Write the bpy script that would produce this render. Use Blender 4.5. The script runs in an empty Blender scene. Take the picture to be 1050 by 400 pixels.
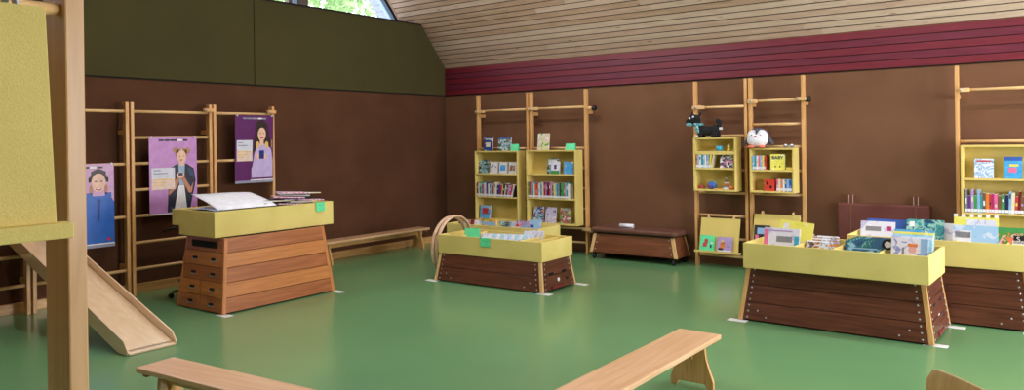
import bpy, bmesh, math, random
from mathutils import Vector, Matrix, Euler
SC = bpy.context.scene
COL = SC.collection
random.seed(7)
PI = math.pi

# ------------------------------------------------------------------ materials
MATS = {}
def s2l(c):
    return tuple(((v/12.92) if v <= 0.04045 else ((v+0.055)/1.055)**2.4) for v in (x/255.0 for x in c))
def newmat(name):
    m = bpy.data.materials.new(name); m.use_nodes = True
    nt = m.node_tree; b = nt.nodes['Principled BSDF']
    MATS[name] = m
    return m, nt, b
def plain(name, c, rough=.6, metal=0, coat=0):
    if name in MATS: return MATS[name]
    m, nt, b = newmat(name)
    tc = nt.nodes.new('ShaderNodeTexCoord'); n = nt.nodes.new('ShaderNodeTexNoise')
    n.inputs['Scale'].default_value = 14; n.inputs['Detail'].default_value = 3
    nt.links.new(tc.outputs['Object'], n.inputs['Vector'])
    r = nt.nodes.new('ShaderNodeValToRGB'); l = s2l(c)
    r.color_ramp.elements[0].position = .3; r.color_ramp.elements[1].position = .7
    r.color_ramp.elements[0].color = tuple(v*.9 for v in l)+(1,)
    r.color_ramp.elements[1].color = tuple(min(1, v*1.08) for v in l)+(1,)
    nt.links.new(n.outputs['Fac'], r.inputs['Fac']); nt.links.new(r.outputs['Color'], b.inputs['Base Color'])
    b.inputs['Roughness'].default_value = rough; b.inputs['Metallic'].default_value = metal
    b.inputs['Coat Weight'].default_value = coat
    return m
def ramp_noise(nt, b, scale3, nscale, cols, detail=5, bump=0, dist=.6, rough=None):
    tc = nt.nodes.new('ShaderNodeTexCoord'); mp = nt.nodes.new('ShaderNodeMapping')
    mp.inputs['Scale'].default_value = scale3
    n = nt.nodes.new('ShaderNodeTexNoise'); n.inputs['Scale'].default_value = nscale
    n.inputs['Detail'].default_value = detail; n.inputs['Distortion'].default_value = dist
    r = nt.nodes.new('ShaderNodeValToRGB')
    nt.links.new(tc.outputs['Object'], mp.inputs['Vector']); nt.links.new(mp.outputs['Vector'], n.inputs['Vector'])
    nt.links.new(n.outputs['Fac'], r.inputs['Fac'])
    e = r.color_ramp.elements; k = len(cols)
    while len(e) < k: e.new(.5)
    for i, c in enumerate(cols):
        e[i].position = .3+.4*i/(k-1); e[i].color = s2l(c)+(1,)
    nt.links.new(r.outputs['Color'], b.inputs['Base Color'])
    if bump:
        bp = nt.nodes.new('ShaderNodeBump'); bp.inputs['Strength'].default_value = bump; bp.inputs['Distance'].default_value = .01
        nt.links.new(n.outputs['Fac'], bp.inputs['Height']); nt.links.new(bp.outputs['Normal'], b.inputs['Normal'])
    return n, r
def wood(name, cols, axis='x', rough=.4, coat=.15, sc=1.0):
    if name in MATS: return MATS[name]
    m, nt, b = newmat(name)
    s = {'x': (1.2, 18, 18), 'y': (18, 1.2, 18), 'z': (18, 18, 1.2)}[axis]
    ramp_noise(nt, b, s, 2.2*sc, cols, 6, .05)
    b.inputs['Roughness'].default_value = rough; b.inputs['Coat Weight'].default_value = coat; b.inputs['Coat Roughness'].default_value = .2
    return m
def fabric(name, cols, rough=.9, fine=260, bump=.25, big=2.5):
    if name in MATS: return MATS[name]
    m, nt, b = newmat(name)
    n, r = ramp_noise(nt, b, (1, 1, 1), big, cols, 8, 0, .3)
    tc = nt.nodes.new('ShaderNodeTexCoord'); f = nt.nodes.new('ShaderNodeTexNoise'); f.inputs['Scale'].default_value = fine
    nt.links.new(tc.outputs['Object'], f.inputs['Vector'])
    mx = nt.nodes.new('ShaderNodeMix'); mx.data_type = 'RGBA'; mx.blend_type = 'MULTIPLY'; mx.inputs['Factor'].default_value = .22
    nt.links.new(r.outputs['Color'], mx.inputs['A']); nt.links.new(f.outputs['Fac'], mx.inputs['B'])
    mul = nt.nodes.new('ShaderNodeMix'); mul.data_type = 'RGBA'; mul.blend_type = 'MULTIPLY'; mul.inputs['Factor'].default_value = 1
    mul.inputs['B'].default_value = (1.12, 1.12, 1.12, 1)
    nt.links.new(mx.outputs['Result'], mul.inputs['A']); nt.links.new(mul.outputs['Result'], b.inputs['Base Color'])
    bp = nt.nodes.new('ShaderNodeBump'); bp.inputs['Strength'].default_value = bump; bp.inputs['Distance'].default_value = .003
    nt.links.new(f.outputs['Fac'], bp.inputs['Height']); nt.links.new(bp.outputs['Normal'], b.inputs['Normal'])
    b.inputs['Roughness'].default_value = rough; b.inputs['Specular IOR Level'].default_value = .2
    return m
def art(name, cols, scale=14):
    """printed picture: cells of a few colours"""
    if name in MATS: return MATS[name]
    m, nt, b = newmat(name)
    tc = nt.nodes.new('ShaderNodeTexCoord'); v = nt.nodes.new('ShaderNodeTexNoise'); v.inputs['Scale'].default_value = scale
    v.inputs['Detail'].default_value = 2; v.inputs['Distortion'].default_value = 1.2
    nt.links.new(tc.outputs['Object'], v.inputs['Vector'])
    r = nt.nodes.new('ShaderNodeValToRGB'); r.color_ramp.interpolation = 'CONSTANT'
    e = r.color_ramp.elements; k = len(cols)
    while len(e) < k: e.new(.5)
    for i, c in enumerate(cols):
        e[i].position = 0 if i == 0 else .38+.24*(i-1)/max(1, k-2); e[i].color = s2l(c)+(1,)
    nt.links.new(v.outputs['Fac'], r.inputs['Fac']); nt.links.new(r.outputs['Color'], b.inputs['Base Color'])
    b.inputs['Roughness'].default_value = .35
    return m

LW = [(196, 142, 84), (216, 164, 104), (228, 182, 124)]
for ax in 'xyz':
    wood('beech_'+ax, LW, ax, .38, .2)
    wood('pine_'+ax, [(214, 168, 110), (228, 186, 130), (236, 200, 148)], ax, .35, .2)
    wood('oak_'+ax, [(176, 106, 54), (192, 120, 64), (204, 134, 76)], ax, .4, .2)
    wood('oakdark_'+ax, [(146, 82, 44), (164, 96, 54), (180, 110, 64)], ax, .4, .2)
    wood('mahog_'+ax, [(78, 38, 27), (98, 52, 37), (114, 65, 47)], ax, .38, .25)
wood('bench_top_x', [(212, 166, 124), (222, 178, 138), (230, 190, 152)], 'x', .3, .35, .8)
wood('bench_top_y', [(212, 166, 124), (222, 178, 138), (230, 190, 152)], 'y', .3, .35, .8)
wood('ply', [(178, 142, 84), (192, 156, 96), (202, 168, 110)], 'z', .35, .3)
fabric('tray_fabric', [(214, 194, 116), (222, 202, 123), (229, 209, 130)])
fabric('case_fabric', [(210, 188, 108), (218, 195, 115), (225, 202, 122)])
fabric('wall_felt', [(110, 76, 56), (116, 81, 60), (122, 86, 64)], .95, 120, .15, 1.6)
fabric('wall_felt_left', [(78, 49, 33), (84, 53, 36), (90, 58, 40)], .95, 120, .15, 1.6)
fabric('green_panel', [(68, 62, 36), (71, 65, 38), (74, 68, 40)], .95, 200, .1, 1.0)
fabric('maroon_leather', [(96, 54, 50), (106, 62, 57), (116, 70, 64)], .5, 60, .1)
fabric('brown_leather', [(98, 64, 54), (108, 72, 60), (118, 80, 68)], .35, 60, .08)
plain('black', (14, 13, 13), .5); plain('void', (4, 4, 4), .9); plain('rubber', (22, 22, 24), .5)
plain('white', (236, 236, 240), .5); plain('paper', (232, 234, 244), .6); plain('pages', (226, 222, 210), .7)
plain('metal', (185, 185, 190), .4, .8); plain('tape', (232, 234, 236), .5)
plain('green_note', (96, 222, 160), .6); plain('chrome', (210, 210, 215), .15, 1)
plain('frame_blue', (150, 180, 220), .4); plain('frame_brown', (92, 80, 78), .5); plain('dark_gap', (16, 12, 10), .9)
plain('plaster', (168, 156, 140), .8); plain('grey_blue', (150, 160, 190), .7)

# ------------------------------------------------------------------ mesh helpers
class MB:
    def __init__(s): s.bm = bmesh.new(); s.mats = []
    def mi(s, m):
        if isinstance(m, str): m = MATS[m]
        if m not in s.mats: s.mats.append(m)
        return s.mats.index(m)
    def _set(s, fs, m):
        i = s.mi(m)
        for f in fs: f.material_index = i
    def box(s, x0, x1, y0, y1, z0, z1, m):
        v = [s.bm.verts.new((x, y, z)) for z in (z0, z1) for x, y in ((x0, y0), (x1, y0), (x1, y1), (x0, y1))]
        s._set([s.bm.faces.new([v[i] for i in q]) for q in ((3,2,1,0),(4,5,6,7),(0,1,5,4),(1,2,6,5),(2,3,7,6),(3,0,4,7))], m); return s
    def hexa(s, pts, m):   # 8 points: bottom 4 ccw, top 4 ccw
        v = [s.bm.verts.new(p) for p in pts]
        s._set([s.bm.faces.new([v[i] for i in q]) for q in ((3,2,1,0),(4,5,6,7),(0,1,5,4),(1,2,6,5),(2,3,7,6),(3,0,4,7))], m); return s
    def prism(s, pts, a, b, axis, m):
        """2D polygon extruded along axis; pts in the two other axes (order x,y,z without axis)"""
        def P(p, t):
            return {'x': (t, p[0], p[1]), 'y': (p[0], t, p[1]), 'z': (p[0], p[1], t)}[axis]
        A = [s.bm.verts.new(P(p, a)) for p in pts]; B = [s.bm.verts.new(P(p, b)) for p in pts]; n = len(pts)
        fs = [s.bm.faces.new(A[::-1]), s.bm.faces.new(B)]+[s.bm.faces.new((A[i], A[(i+1)%n], B[(i+1)%n], B[i])) for i in range(n)]
        s._set(fs, m); return s
    def cyl(s, p0, p1, r, m, seg=14, r2=None):
        p0, p1 = Vector(p0), Vector(p1); d = (p1-p0).normalized()
        u = d.orthogonal().normalized(); w = d.cross(u); r2 = r if r2 is None else r2
        A = []; B = []
        for i in range(seg):
            a = 2*PI*i/seg; o = u*math.cos(a)+w*math.sin(a)
            A.append(s.bm.verts.new(p0+o*r)); B.append(s.bm.verts.new(p1+o*r2))
        fs = [s.bm.faces.new(A[::-1]), s.bm.faces.new(B)]
        sd = [s.bm.faces.new((A[i], A[(i+1)%seg], B[(i+1)%seg], B[i])) for i in range(seg)]
        for f in sd: f.smooth = True
        s._set(fs+sd, m); return s
    def ball(s, c, r, m, rot=None, seg=16, ring=10):
        r = (r, r, r) if not hasattr(r, '__len__') else r
        M = Matrix.Translation(c) @ (Euler(rot).to_matrix().to_4x4() if rot else Matrix()) @ Matrix.Diagonal((*r, 1))
        o = bmesh.ops.create_uvsphere(s.bm, u_segments=seg, v_segments=ring, radius=1, matrix=M)
        fs = set(f for v in o['verts'] for f in v.link_faces)
        for f in fs: f.smooth = True
        s._set(fs, m); return s
    def torus(s, c, R, r, m, axis='x', seg=56, rs=10, flat=1.0):
        V = []
        for i in range(seg):
            a = 2*PI*i/seg; row = []
            for j in range(rs):
                b = 2*PI*j/rs; rr = R+r*math.cos(b); h = r*flat*math.sin(b)
                p = (rr*math.cos(a), rr*math.sin(a), h)
                p = {'z': p, 'x': (p[2], p[0], p[1]), 'y': (p[0], p[2], p[1])}[axis]
                row.append(s.bm.verts.new(Vector(c)+Vector(p)))
            V.append(row)
        fs = [s.bm.faces.new((V[i][j], V[(i+1)%seg][j], V[(i+1)%seg][(j+1)%rs], V[i][(j+1)%rs])) for i in range(seg) for j in range(rs)]
        for f in fs: f.smooth = True
        s._set(fs, m); return s
    def sheet(s, rows, m, th=.002):
        """rows of points -> surface with thickness"""
        V = [[s.bm.verts.new(p) for p in r] for r in rows]
        fs = [s.bm.faces.new((V[i][j], V[i][j+1], V[i+1][j+1], V[i+1][j])) for i in range(len(V)-1) for j in range(len(V[0])-1)]
        for f in fs: f.smooth = True
        s._set(fs, m)
        bmesh.ops.recalc_face_normals(s.bm, faces=fs)
        o = bmesh.ops.solidify(s.bm, geom=fs, thickness=th)
        return s
    def obj(s, name, parent=None, bevel=0, loc=None, smooth=False):
        bmesh.ops.recalc_face_normals(s.bm, faces=s.bm.faces[:])
        me = bpy.data.meshes.new(name); s.bm.to_mesh(me); s.bm.free()
        for m in s.mats: me.materials.append(m)
        o = bpy.data.objects.new(name, me); COL.objects.link(o)
        if parent: o.parent = parent
        if loc: o.location = loc
        if bevel:
            b = o.modifiers.new('bevel', 'BEVEL'); b.width = bevel; b.segments = 2; b.limit_method = 'ANGLE'; b.angle_limit = .6
        return o
def tag(o, label, cat, group=None, kind=None):
    o['label'] = label; o['category'] = cat
    if group: o['group'] = group
    if kind: o['kind'] = kind
    return o
def thing(name, label, cat, loc=(0,0,0), rz=0, rx=0, group=None):
    o = bpy.data.objects.new(name, None); COL.objects.link(o); o.empty_display_size = .1
    o.location = loc; o.rotation_euler = (rx, 0, rz)
    return tag(o, label, cat, group)
def struct(mb, name, label=None, cat=None, bevel=0):
    o = mb.obj(name, bevel=bevel); o['kind'] = 'structure'
    if label: o['label'] = label; o['category'] = cat or name.split('_')[0]
    return o

# ------------------------------------------------------------------ room shell
XR, YB = 12.0, -13.5
m, nt, b = newmat('floor_green')
n, r = ramp_noise(nt, b, (1, 1, 1), 1.0, [(98, 148, 101), (101, 151, 103), (104, 154, 106)], 2, 0, 0)
b.inputs['Coat Weight'].default_value = .5; b.inputs['Coat Roughness'].default_value = .16
b.inputs['Roughness'].default_value = .32
struct(MB().box(-.02, XR, YB, 0, -.1, 0, 'floor_green'), 'floor', 'glossy green linoleum sports floor', 'floor')

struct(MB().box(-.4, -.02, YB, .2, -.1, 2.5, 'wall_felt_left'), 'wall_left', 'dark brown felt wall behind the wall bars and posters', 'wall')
struct(MB().box(-.02, XR, 0, .2, -.1, 2.9, 'wall_felt'), 'wall_back', 'brown felt wall behind the yellow bookcases', 'wall')
# green panels standing proud of the window wall
struct(MB().prism([(-.002, 2.405), (-.002, 2.845), (-.577, 3.515), (-3.655, 3.515), (-3.655, 2.405)], -.4, 0, 'x', 'green_panel'), 'trim_1', 'dark olive panel above the brown wall reaching into the corner', 'panel', .004)
struct(MB().box(-.4, 0, YB, -3.665, 2.405, 3.515, 'green_panel'), 'trim_2', 'dark olive panel above the brown wall left of the seam', 'panel', .004)
struct(MB().box(-.4, -.012, YB, -.004, 2.388, 2.42, 'dark_gap').box(-.4, -.02, -3.67, -3.65, 2.4, 3.5, 'dark_gap').box(-.4,.004,YB,-.58,3.505,3.53,'dark_gap'), 'trim_3')  # the strip below the panels is their shadow line, painted in dark colour
# red plank band on the wall under the ceiling
RB = [wood('redplank%d' % i, c, 'x', .45, .1) for i, c in enumerate([[(98, 18, 34), (108, 22, 40), (116, 28, 48)], [(90, 20, 40), (99, 25, 47), (108, 31, 54)]])]
mb = MB()
for i in range(5):
    z0 = 2.398+i*.0885
    mb.box(-.0, XR, -.03, 0, z0+.008, z0+.0885, RB[i % 2]); 
    mb.box(-.0, XR, -.018, 0, z0-.004, z0+.01, 'dark_gap')
struct(mb, 'trim_4', 'dark red plank band running under the wooden ceiling', 'plank band', .003)
# sloping plank ceiling (slope 1.18) built as separate boards over a dark backing
SL = 1.18; LN = math.hypot(1, SL); uy, uz = -1/LN, SL/LN      # up-slope
ny, nz = -SL/LN, -1/LN                                        # towards the room
def cp(x, s_, h): return (x, s_*uy+h*ny, 2.85+s_*uz+h*nz)
CW = []
for i, c in enumerate([[(180, 150, 130), (192, 162, 142), (202, 174, 154)], [(168, 136, 112), (182, 150, 126), (194, 164, 140)], [(190, 164, 144), (202, 176, 156), (210, 186, 166)]]):
    mm = wood('ceilingboard%d' % i, c, 'x', .55, 0)
    nt = mm.node_tree; b = nt.nodes['Principled BSDF']
    tc = nt.nodes.new('ShaderNodeTexCoord'); mp = nt.nodes.new('ShaderNodeMapping'); mp.inputs['Scale'].default_value = (1.6, 9, 9); mp.inputs['Location'].default_value = (i*3.3, i, 0)
    vo = nt.nodes.new('ShaderNodeTexVoronoi'); vo.inputs['Scale'].default_value = 1.5
    rp = nt.nodes.new('ShaderNodeValToRGB'); rp.color_ramp.elements[0].position = .05; rp.color_ramp.elements[1].position = .13
    rp.color_ramp.elements[0].color = (.35, .25, .2, 1); rp.color_ramp.elements[1].color = (1, 1, 1, 1)
    old = b.inputs['Base Color'].links[0].from_socket
    mx = nt.nodes.new('ShaderNodeMix'); mx.data_type = 'RGBA'; mx.blend_type = 'MULTIPLY'; mx.inputs['Factor'].default_value = 1
    nt.links.new(tc.outputs['Object'], mp.inputs['Vector']); nt.links.new(mp.outputs['Vector'], vo.inputs['Vector'])
    nt.links.new(vo.outputs['Distance'], rp.inputs['Fac']); nt.links.new(old, mx.inputs['A']); nt.links.new(rp.outputs['Color'], mx.inputs['B'])
    nt.links.new(mx.outputs['Result'], b.inputs['Base Color'])
    CW.append(mm)
mb = MB(); PITCH = .0885; NP = 46; XL = -.40
for i in range(NP):
    s0, s1 = i*PITCH+.0085, (i+1)*PITCH-.0085
    x = XL
    while x < XR:
        x2 = min(XR, x+random.uniform(2.2, 5.0))
        if XR-x2 < 1: x2 = XR
        mb.hexa([cp(x+.001, s0, 0), cp(x2-.001, s0, 0), cp(x2-.001, s1, 0), cp(x+.001, s1, 0), cp(x+.001, s0, -.016), cp(x2-.001, s0, -.016), cp(x2-.001, s1, -.016), cp(x+.001, s1, -.016)], random.choice(CW))
        x = x2
S1 = NP*PITCH
mb.hexa([cp(XL, -.02, -.012), cp(XR, -.02, -.012), cp(XR, S1, -.012), cp(XL, S1, -.012), cp(XL, -.02, -.05), cp(XR, -.02, -.05), cp(XR, S1, -.05), cp(XL, S1, -.05)], 'dark_gap')
ye, ze = S1*uy, 2.85+S1*uz
yr, zr = YB/2, ze+(ye-YB/2)*.45
# upper roof and the far slope, out of sight
mb.hexa([(XL, yr, zr), (XR, yr, zr), (XR, ye, ze), (XL, ye, ze), (XL, yr, zr+.1), (XR, yr, zr+.1), (XR, ye, ze+.1), (XL, ye, ze+.1)], CW[0])
mb.hexa([(XL, YB-ye, ze), (XR, YB-ye, ze), (XR, yr, zr), (XL, yr, zr), (XL, YB-ye, ze+.1), (XR, YB-ye, ze+.1), (XR, yr, zr+.1), (XL, yr, zr+.1)], CW[0])
mb.hexa([(XL, YB, 2.85), (XR, YB, 2.85), (XR, YB-ye, ze), (XL, YB-ye, ze), (XL, YB, 2.95), (XR, YB, 2.95), (XR, YB-ye, ze+.1), (XL, YB-ye, ze+.1)], CW[1])
struct(mb, 'ceiling', 'sloping ceiling of pale knotty wooden boards with dark joints', 'ceiling')
# edge trim where the ceiling stops at the gable window
mb = MB()
mb.hexa([cp(-.425, .6, .012), cp(-.40, .6, .012), cp(-.40, 3.9, .012), cp(-.425, 3.9, .012), cp(-.425, .6, -.03), cp(-.40, .6, -.03), cp(-.40, 3.9, -.03), cp(-.425, 3.9, -.03)], CW[0])
mb.hexa([cp(-.47, .6, .03), cp(-.425, .6, .03), cp(-.425, 3.9, .03), cp(-.47, 3.9, .03), cp(-.47, .6, -.03), cp(-.425, .6, -.03), cp(-.425, 3.9, -.03), cp(-.47, 3.9, -.03)], 'dark_gap')
struct(mb, 'trim_5')
# gable window above the green panel
mb = MB(); WX0, WX1 = -.52, -.46
mb.hexa([cp(WX0, .5, .10), cp(WX1, .5, .10), cp(WX1, 3.9, .10), cp(WX0, 3.9, .10), cp(WX0, .5, -.02), cp(WX1, .5, -.02), cp(WX1, 3.9, -.02), cp(WX0, 3.9, -.02)], 'frame_blue')
mb.box(WX0, WX1, -7, -.5, 3.46, 3.55, 'frame_blue')
mb.box(WX0-.02, WX1+.02, -2.63, -2.46, 3.5, 6, 'frame_brown').box(WX0, WX1, -2.72, -2.63, 3.5, 6, 'frame_blue').box(WX0-.02, WX1, -2.78, -2.72, 3.5, 6, 'frame_brown')
mb.box(WX0-.02, WX1+.02, -5.3, -5.1, 3.5, 7, 'frame_brown')
struct(mb, 'window_1', 'gable window with pale blue frame and brown mullion above the olive panel', 'window')
gm, nt, b = newmat('window_glass')
out = nt.nodes['Material Output']; tr = nt.nodes.new('ShaderNodeBsdfTransparent'); gl = nt.nodes.new('ShaderNodeBsdfGlossy'); gl.inputs['Roughness'].default_value = .02
mx = nt.nodes.new('ShaderNodeMixShader'); mx.inputs[0].default_value = .06
nt.links.new(tr.outputs[0], mx.inputs[1]); nt.links.new(gl.outputs[0], mx.inputs[2]); nt.links.new(mx.outputs[0], out.inputs['Surface'])
struct(MB().prism([(-.55, 3.5), (-3.5, 6.9), (-6.7, 8.4), (-10, 6.9), (-12.9, 3.5)], -.50, -.495, 'x', gm), 'window_2', 'clear glass of the gable window', 'window pane')
# outside: roof overhang soffit seen through the gable window
mb = MB()
for i in range(30):
    s0, s1 = .4+i*.12, .4+(i+1)*.12-.006
    mb.hexa([cp(-.80, s0, 0.02), cp(-.53, s0, 0.02), cp(-.53, s1, .02), cp(-.80, s1, .02), cp(-.80, s0, -.02), cp(-.53, s0, -.02), cp(-.53, s1, -.02), cp(-.80, s1, -.02)], 'grey_blue')
mb.hexa([cp(-.80, .4, 0), cp(-.53, .4, 0), cp(-.53, 4, 0), cp(-.80, 4, 0), cp(-.80, .4, -.05), cp(-.53, .4, -.05), cp(-.53, 4, -.05), cp(-.80, 4, -.05)], 'frame_brown')
struct(mb, 'trim_6', 'grey blue boarded roof overhang outside the gable window', 'roof overhang')
struct(MB().box(-.02, .02, YB, -.002, 0, .10, 'beech_y'), 'baseboard_left', 'pale wooden baseboard along the left wall', 'baseboard', .004)
# right wall with windows and wall behind the camera (they carry the daylight)
mb = MB(); WY = [(-6.2, -3.6), (-3.0, -.6)]; WZ0, WZ1 = .9, 2.75
ys = [YB]+[v for w in WY for v in w]+[0]
for i in range(0, len(ys), 2): mb.box(XR, XR+.2, ys[i], ys[i+1], 0, 2.95, 'wall_felt')
for a, c in WY: mb.box(XR, XR+.2, a, c, 0, WZ0, 'wall_felt').box(XR, XR+.2, a, c, WZ1, 2.95, 'wall_felt')
mb.prism([(0.1, 2.95), (ye, ze+.1), (yr, zr+.1), (YB-ye, ze+.1), (YB-.1, 2.95)], XR, XR+.2, 'x', 'wall_felt')
struct(mb, 'wall_right')
for k, (a, c) in enumerate(WY):
    mb = MB(); t = .06
    mb.box(XR+.05, XR+.12, a, c, WZ0, WZ0+t, 'frame_brown').box(XR+.05, XR+.12, a, c, WZ1-t, WZ1, 'frame_brown')
    for y in (a, (a+c)/2-t/2, c-t): mb.box(XR+.05, XR+.12, y, y+t, WZ0+t, WZ1-t, 'frame_brown')
    mb.box(XR+.08, XR+.085, a+t, c-t, WZ0+t, WZ1-t, gm)
    struct(mb, 'window_%d' % (k+3))
struct(MB().box(-.4, XR+.2, YB-.2, YB, -.1, 2.95, 'wall_felt'), 'wall_front')

# ------------------------------------------------------------------ wall bars
def bars(label, wall, a, b_, xo, ztop, rungs, brackets=(), knob=0, base=0):
    """wall: 'left' (runs along y at x=xo) or 'back' (along x at y=-xo)"""
    t = thing('wall_bars', label, 'wall bars', (xo, a, 0) if wall == 'left' else (a, -xo, 0), 0, 0, 'wall bars')
    L = b_-a
    def P(u, d, z): return (d, u, z) if wall == 'left' else (u, -d, z)
    def bx(mb, u0, u1, d0, d1, z0, z1, m):
        p, q = P(u0, d0, z0), P(u1, d1, z1)
        mb.box(min(p[0], q[0]), max(p[0], q[0]), min(p[1], q[1]), max(p[1], q[1]), z0, z1, m); return mb
    for u in (0, L): bx(MB(), u-.018, u+.018, -.035, .035, base, ztop, 'beech_z').obj('upright', t, .004)
    for z, d in rungs:
        MB().cyl(P(.02, d, z), P(L-.02, d, z), .017, 'pine_x' if wall == 'back' else 'pine_y').obj('rung', t)
    for u0, u1, z in brackets:
        o = bx(MB(), u0, u1, .035, .075, z-.022, z+.022, 'pine_x' if wall == 'back' else 'beech_y').obj('bracket', t, .006)
        MB().ball(P(u0+.02 if u0 > 0 else u0+.05, .08, z), .014, 'metal').obj('knob', o)
    if knob:
        o = MB(); o.cyl(P(L+.018, .0, 2.085), P(L+knob, .0, 2.085), .028, 'pine_x', 14); o.cyl(P(L+knob, .0, 2.085), P(L+knob+.05, .0, 2.085), .036, 'rubber', 14)
        o.obj('clamp', t); 
    # wall fixings
    for u in (0, L):
        for z in (.3, ztop-.35): bx(MB(), u-.015, u+.015, -(xo-.002), -.035, z, z+.05, 'beech_x' if wall == 'left' else 'beech_y').obj('wall_fixing', t)
    return t
RZ = [2.02, 1.732, 1.446, 1.158, .87, .577, .29]
yA = [-3.53, -4.374, -5.356, -6.338, -7.32]
lab = ['wall bars on the left wall holding the dark purple poster', 'wall bars on the left wall holding the pink poster', 'wall bars on the left wall behind the thick ladder post with the blue jacket poster', 'leftmost wall bars on the left wall carrying the top of the slide']
for k in range(4):
    a, c = yA[k+1]+.028, yA[k]-(.028 if k else 0)
    bars(lab[k], 'left', a, c, .16, 2.12, [(z, 0) for z in (RZ if k in (1, 3) else RZ[::2])], [(c-a-.10, c-a+.02, 2.05)] if k < 2 else ([(.02, .12, 2.05)] if k == 2 else []))
RB1 = [(2.11, .02), (1.52, -.01), (1.23, -.01), (.94, -.01), (.65, -.01), (.36, -.01), (.16, -.01)]
bars('wall bars holding the left tall yellow bookcase in the corner', 'back', .823, 1.795, .16, 2.36, RB1, [(-.02, .16, 2.10)])
t = bars('wall bars holding the tall yellow bookcase beside the low brown vault top', 'back', 1.852, 2.811, .16, 2.36, RB1, [(-.02, .16, 2.11), (.90, 1.10, .36)], .11)
bars('wall bars holding the small yellow shelf with the black plush dog', 'back', 4.464, 5.13, .16, 2.37, [(2.03, .02), (1.664, -.01), (1.23, -.01), (.94, -.01), (.65, -.01), (.36, -.01), (.14, -.01)], [(-.02, .14, 2.03)])
bars('wall bars holding the small yellow shelf with the plush penguin', 'back', 5.186, 5.82, .16, 2.37, [(2.085, .02), (1.796, -.01), (1.523, -.01), (1.23, -.01), (.94, -.01), (.65, -.01), (.36, -.01), (.14, -.01)], [(-.02, .10, 2.08), (.57, .68, 2.09)], .03)
bars('wall bars at the right edge holding the tall yellow bookcase', 'back', 7.406, 8.40, .16, 2.37, [(2.11, .02), (1.565, -.01), (1.23, -.01), (.94, -.01), (.65, -.01), (.36, -.01)], [(.02, .12, 2.11)])

# ------------------------------------------------------------------ bookcases hung on the bars
def bookcase(label, x0, x1, z0, z1, shelves, yf=-.41, yb=-.215, t=.022, lip=None):
    r = thing('bookcase', label, 'bookcase', (x0, yb, z0), 0, 0, 'yellow bookcases on the wall bars')
    W, D, Hh = x1-x0, yf-yb, z1-z0; F = 'case_fabric'
    MB().box(0, t, D, 0, 0, Hh, F).obj('side_panel', r, .003)
    MB().box(W-t, W, D, 0, 0, Hh, F).obj('side_panel', r, .003)
    MB().box(t, W-t, D, 0, Hh-t, Hh, F).obj('top_panel', r, .003)
    MB().box(t, W-t, D, 0, 0, t, F).obj('bottom_panel', r, .003)
    MB().box(t, W-t, -.008, 0, t, Hh-t, F).obj('back_panel', r)
    for s_ in shelves:
        th = t
        if isinstance(s_, tuple): s_, th = s_
        MB().box(t, W-t, D+.004, -.008, s_-z0-th, s_-z0, F).obj('shelf', r, .003)
    return r
bookcase('tall yellow bookcase nearest the room corner', .935, 1.765, .42, 1.485, [1.14, .79])
bookcase('tall yellow bookcase beside the low brown vault top', 1.915, 2.775, .42, 1.495, [1.15, .80])
bookcase('small yellow wall shelf under the black plush dog', 4.53, 5.08, .975, 1.645, [(1.475, .045), 1.265])
bookcase('small yellow wall shelf under the plush penguin', 5.25, 5.775, .975, 1.51, [1.25])
bookcase('tall yellow bookcase at the right edge of the room', 7.455, 8.36, .46, 1.53, [1.19, .84])

# ------------------------------------------------------------------ books
COLS = {'red': (186, 62, 64), 'dark red': (120, 24, 34), 'blue': (52, 92, 176), 'pale blue': (140, 180, 222), 'navy': (34, 40, 84), 'teal': (50, 150, 160), 'green': (70, 150, 84), 'yellow': (232, 206, 80), 'orange': (226, 128, 56), 'pink': (222, 110, 150), 'magenta': (176, 44, 110), 'lilac': (176, 150, 206), 'purple': (98, 60, 130), 'white': (228, 228, 232), 'grey': (130, 132, 140), 'brown': (120, 84, 62), 'cream': (226, 214, 184), 'black': (34, 32, 36)}
for k, c in COLS.items(): plain('spine_'+k, c, .4)
ORD = ['first','second','third','fourth','fifth','sixth','seventh','eighth','ninth','tenth','eleventh','twelfth','thirteenth','fourteenth','fifteenth','sixteenth','seventeenth','eighteenth','nineteenth','twentieth','twenty-first','twenty-second','twenty-third','twenty-fourth','twenty-fifth','twenty-sixth','twenty-seventh','twenty-eighth','twenty-ninth','thirtieth','thirty-first','thirty-second','thirty-third','thirty-fourth','thirty-fifth']
def row(x0, x1, z, ybase, hmin, hmax, names, where, group, lean_from=.6, lean=.25, tmin=.016, tmax=.032, dep=.13, label=True):
    x = x0; i = 0; lim = x1
    while x < lim-.008:
        w = random.uniform(tmin, tmax)
        if x+w > lim: w = lim-x
        h = random.uniform(hmin, hmax)
        c = names[i % len(names)]
        f = (x-x0)/(x1-x0)
        a = lean*max(0, (f-lean_from)/(1-lean_from)) if lean else 0
        mb = MB()
        mb.box(0, w-.001, 0, dep, 0, h, 'spine_'+c)
        mb.box(.0025, w-.0035, .004, dep-.003, h-.0005, h+.001, 'pages')
        if label: mb.box(.001, w-.002, -.0008, .001, .008, .038, 'white')
        o2 = random.choice(['white', 'pale blue', 'cream', 'lilac', 'white', 'yellow', 'navy']); b0 = random.uniform(.3, .7); i % 2 or mb.box(w*.2, w*.75, -.0005, .001, h*b0, h*(b0+random.uniform(.08, .25)), 'spine_'+o2)
        o = mb.obj('book')
        hh = hmax; 
        o.location = (x+ (0 if a == 0 else 0), ybase, z+ (0)); 
        o.rotation_euler = (0, -a, 0)
        tag(o, '%s spined book, %s from left %s' % (c, ORD[min(i, 34)], where), 'book', group)
        x += w/ math.cos(a) if a else w
        i += 1
N1 = ['dark red','white','green','pale blue','brown','pink','white','lilac','navy','white','brown','pale blue','blue','orange','cream','white','navy','purple','magenta','yellow','black','white','brown','lilac','pink','magenta','cream','navy']
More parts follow.
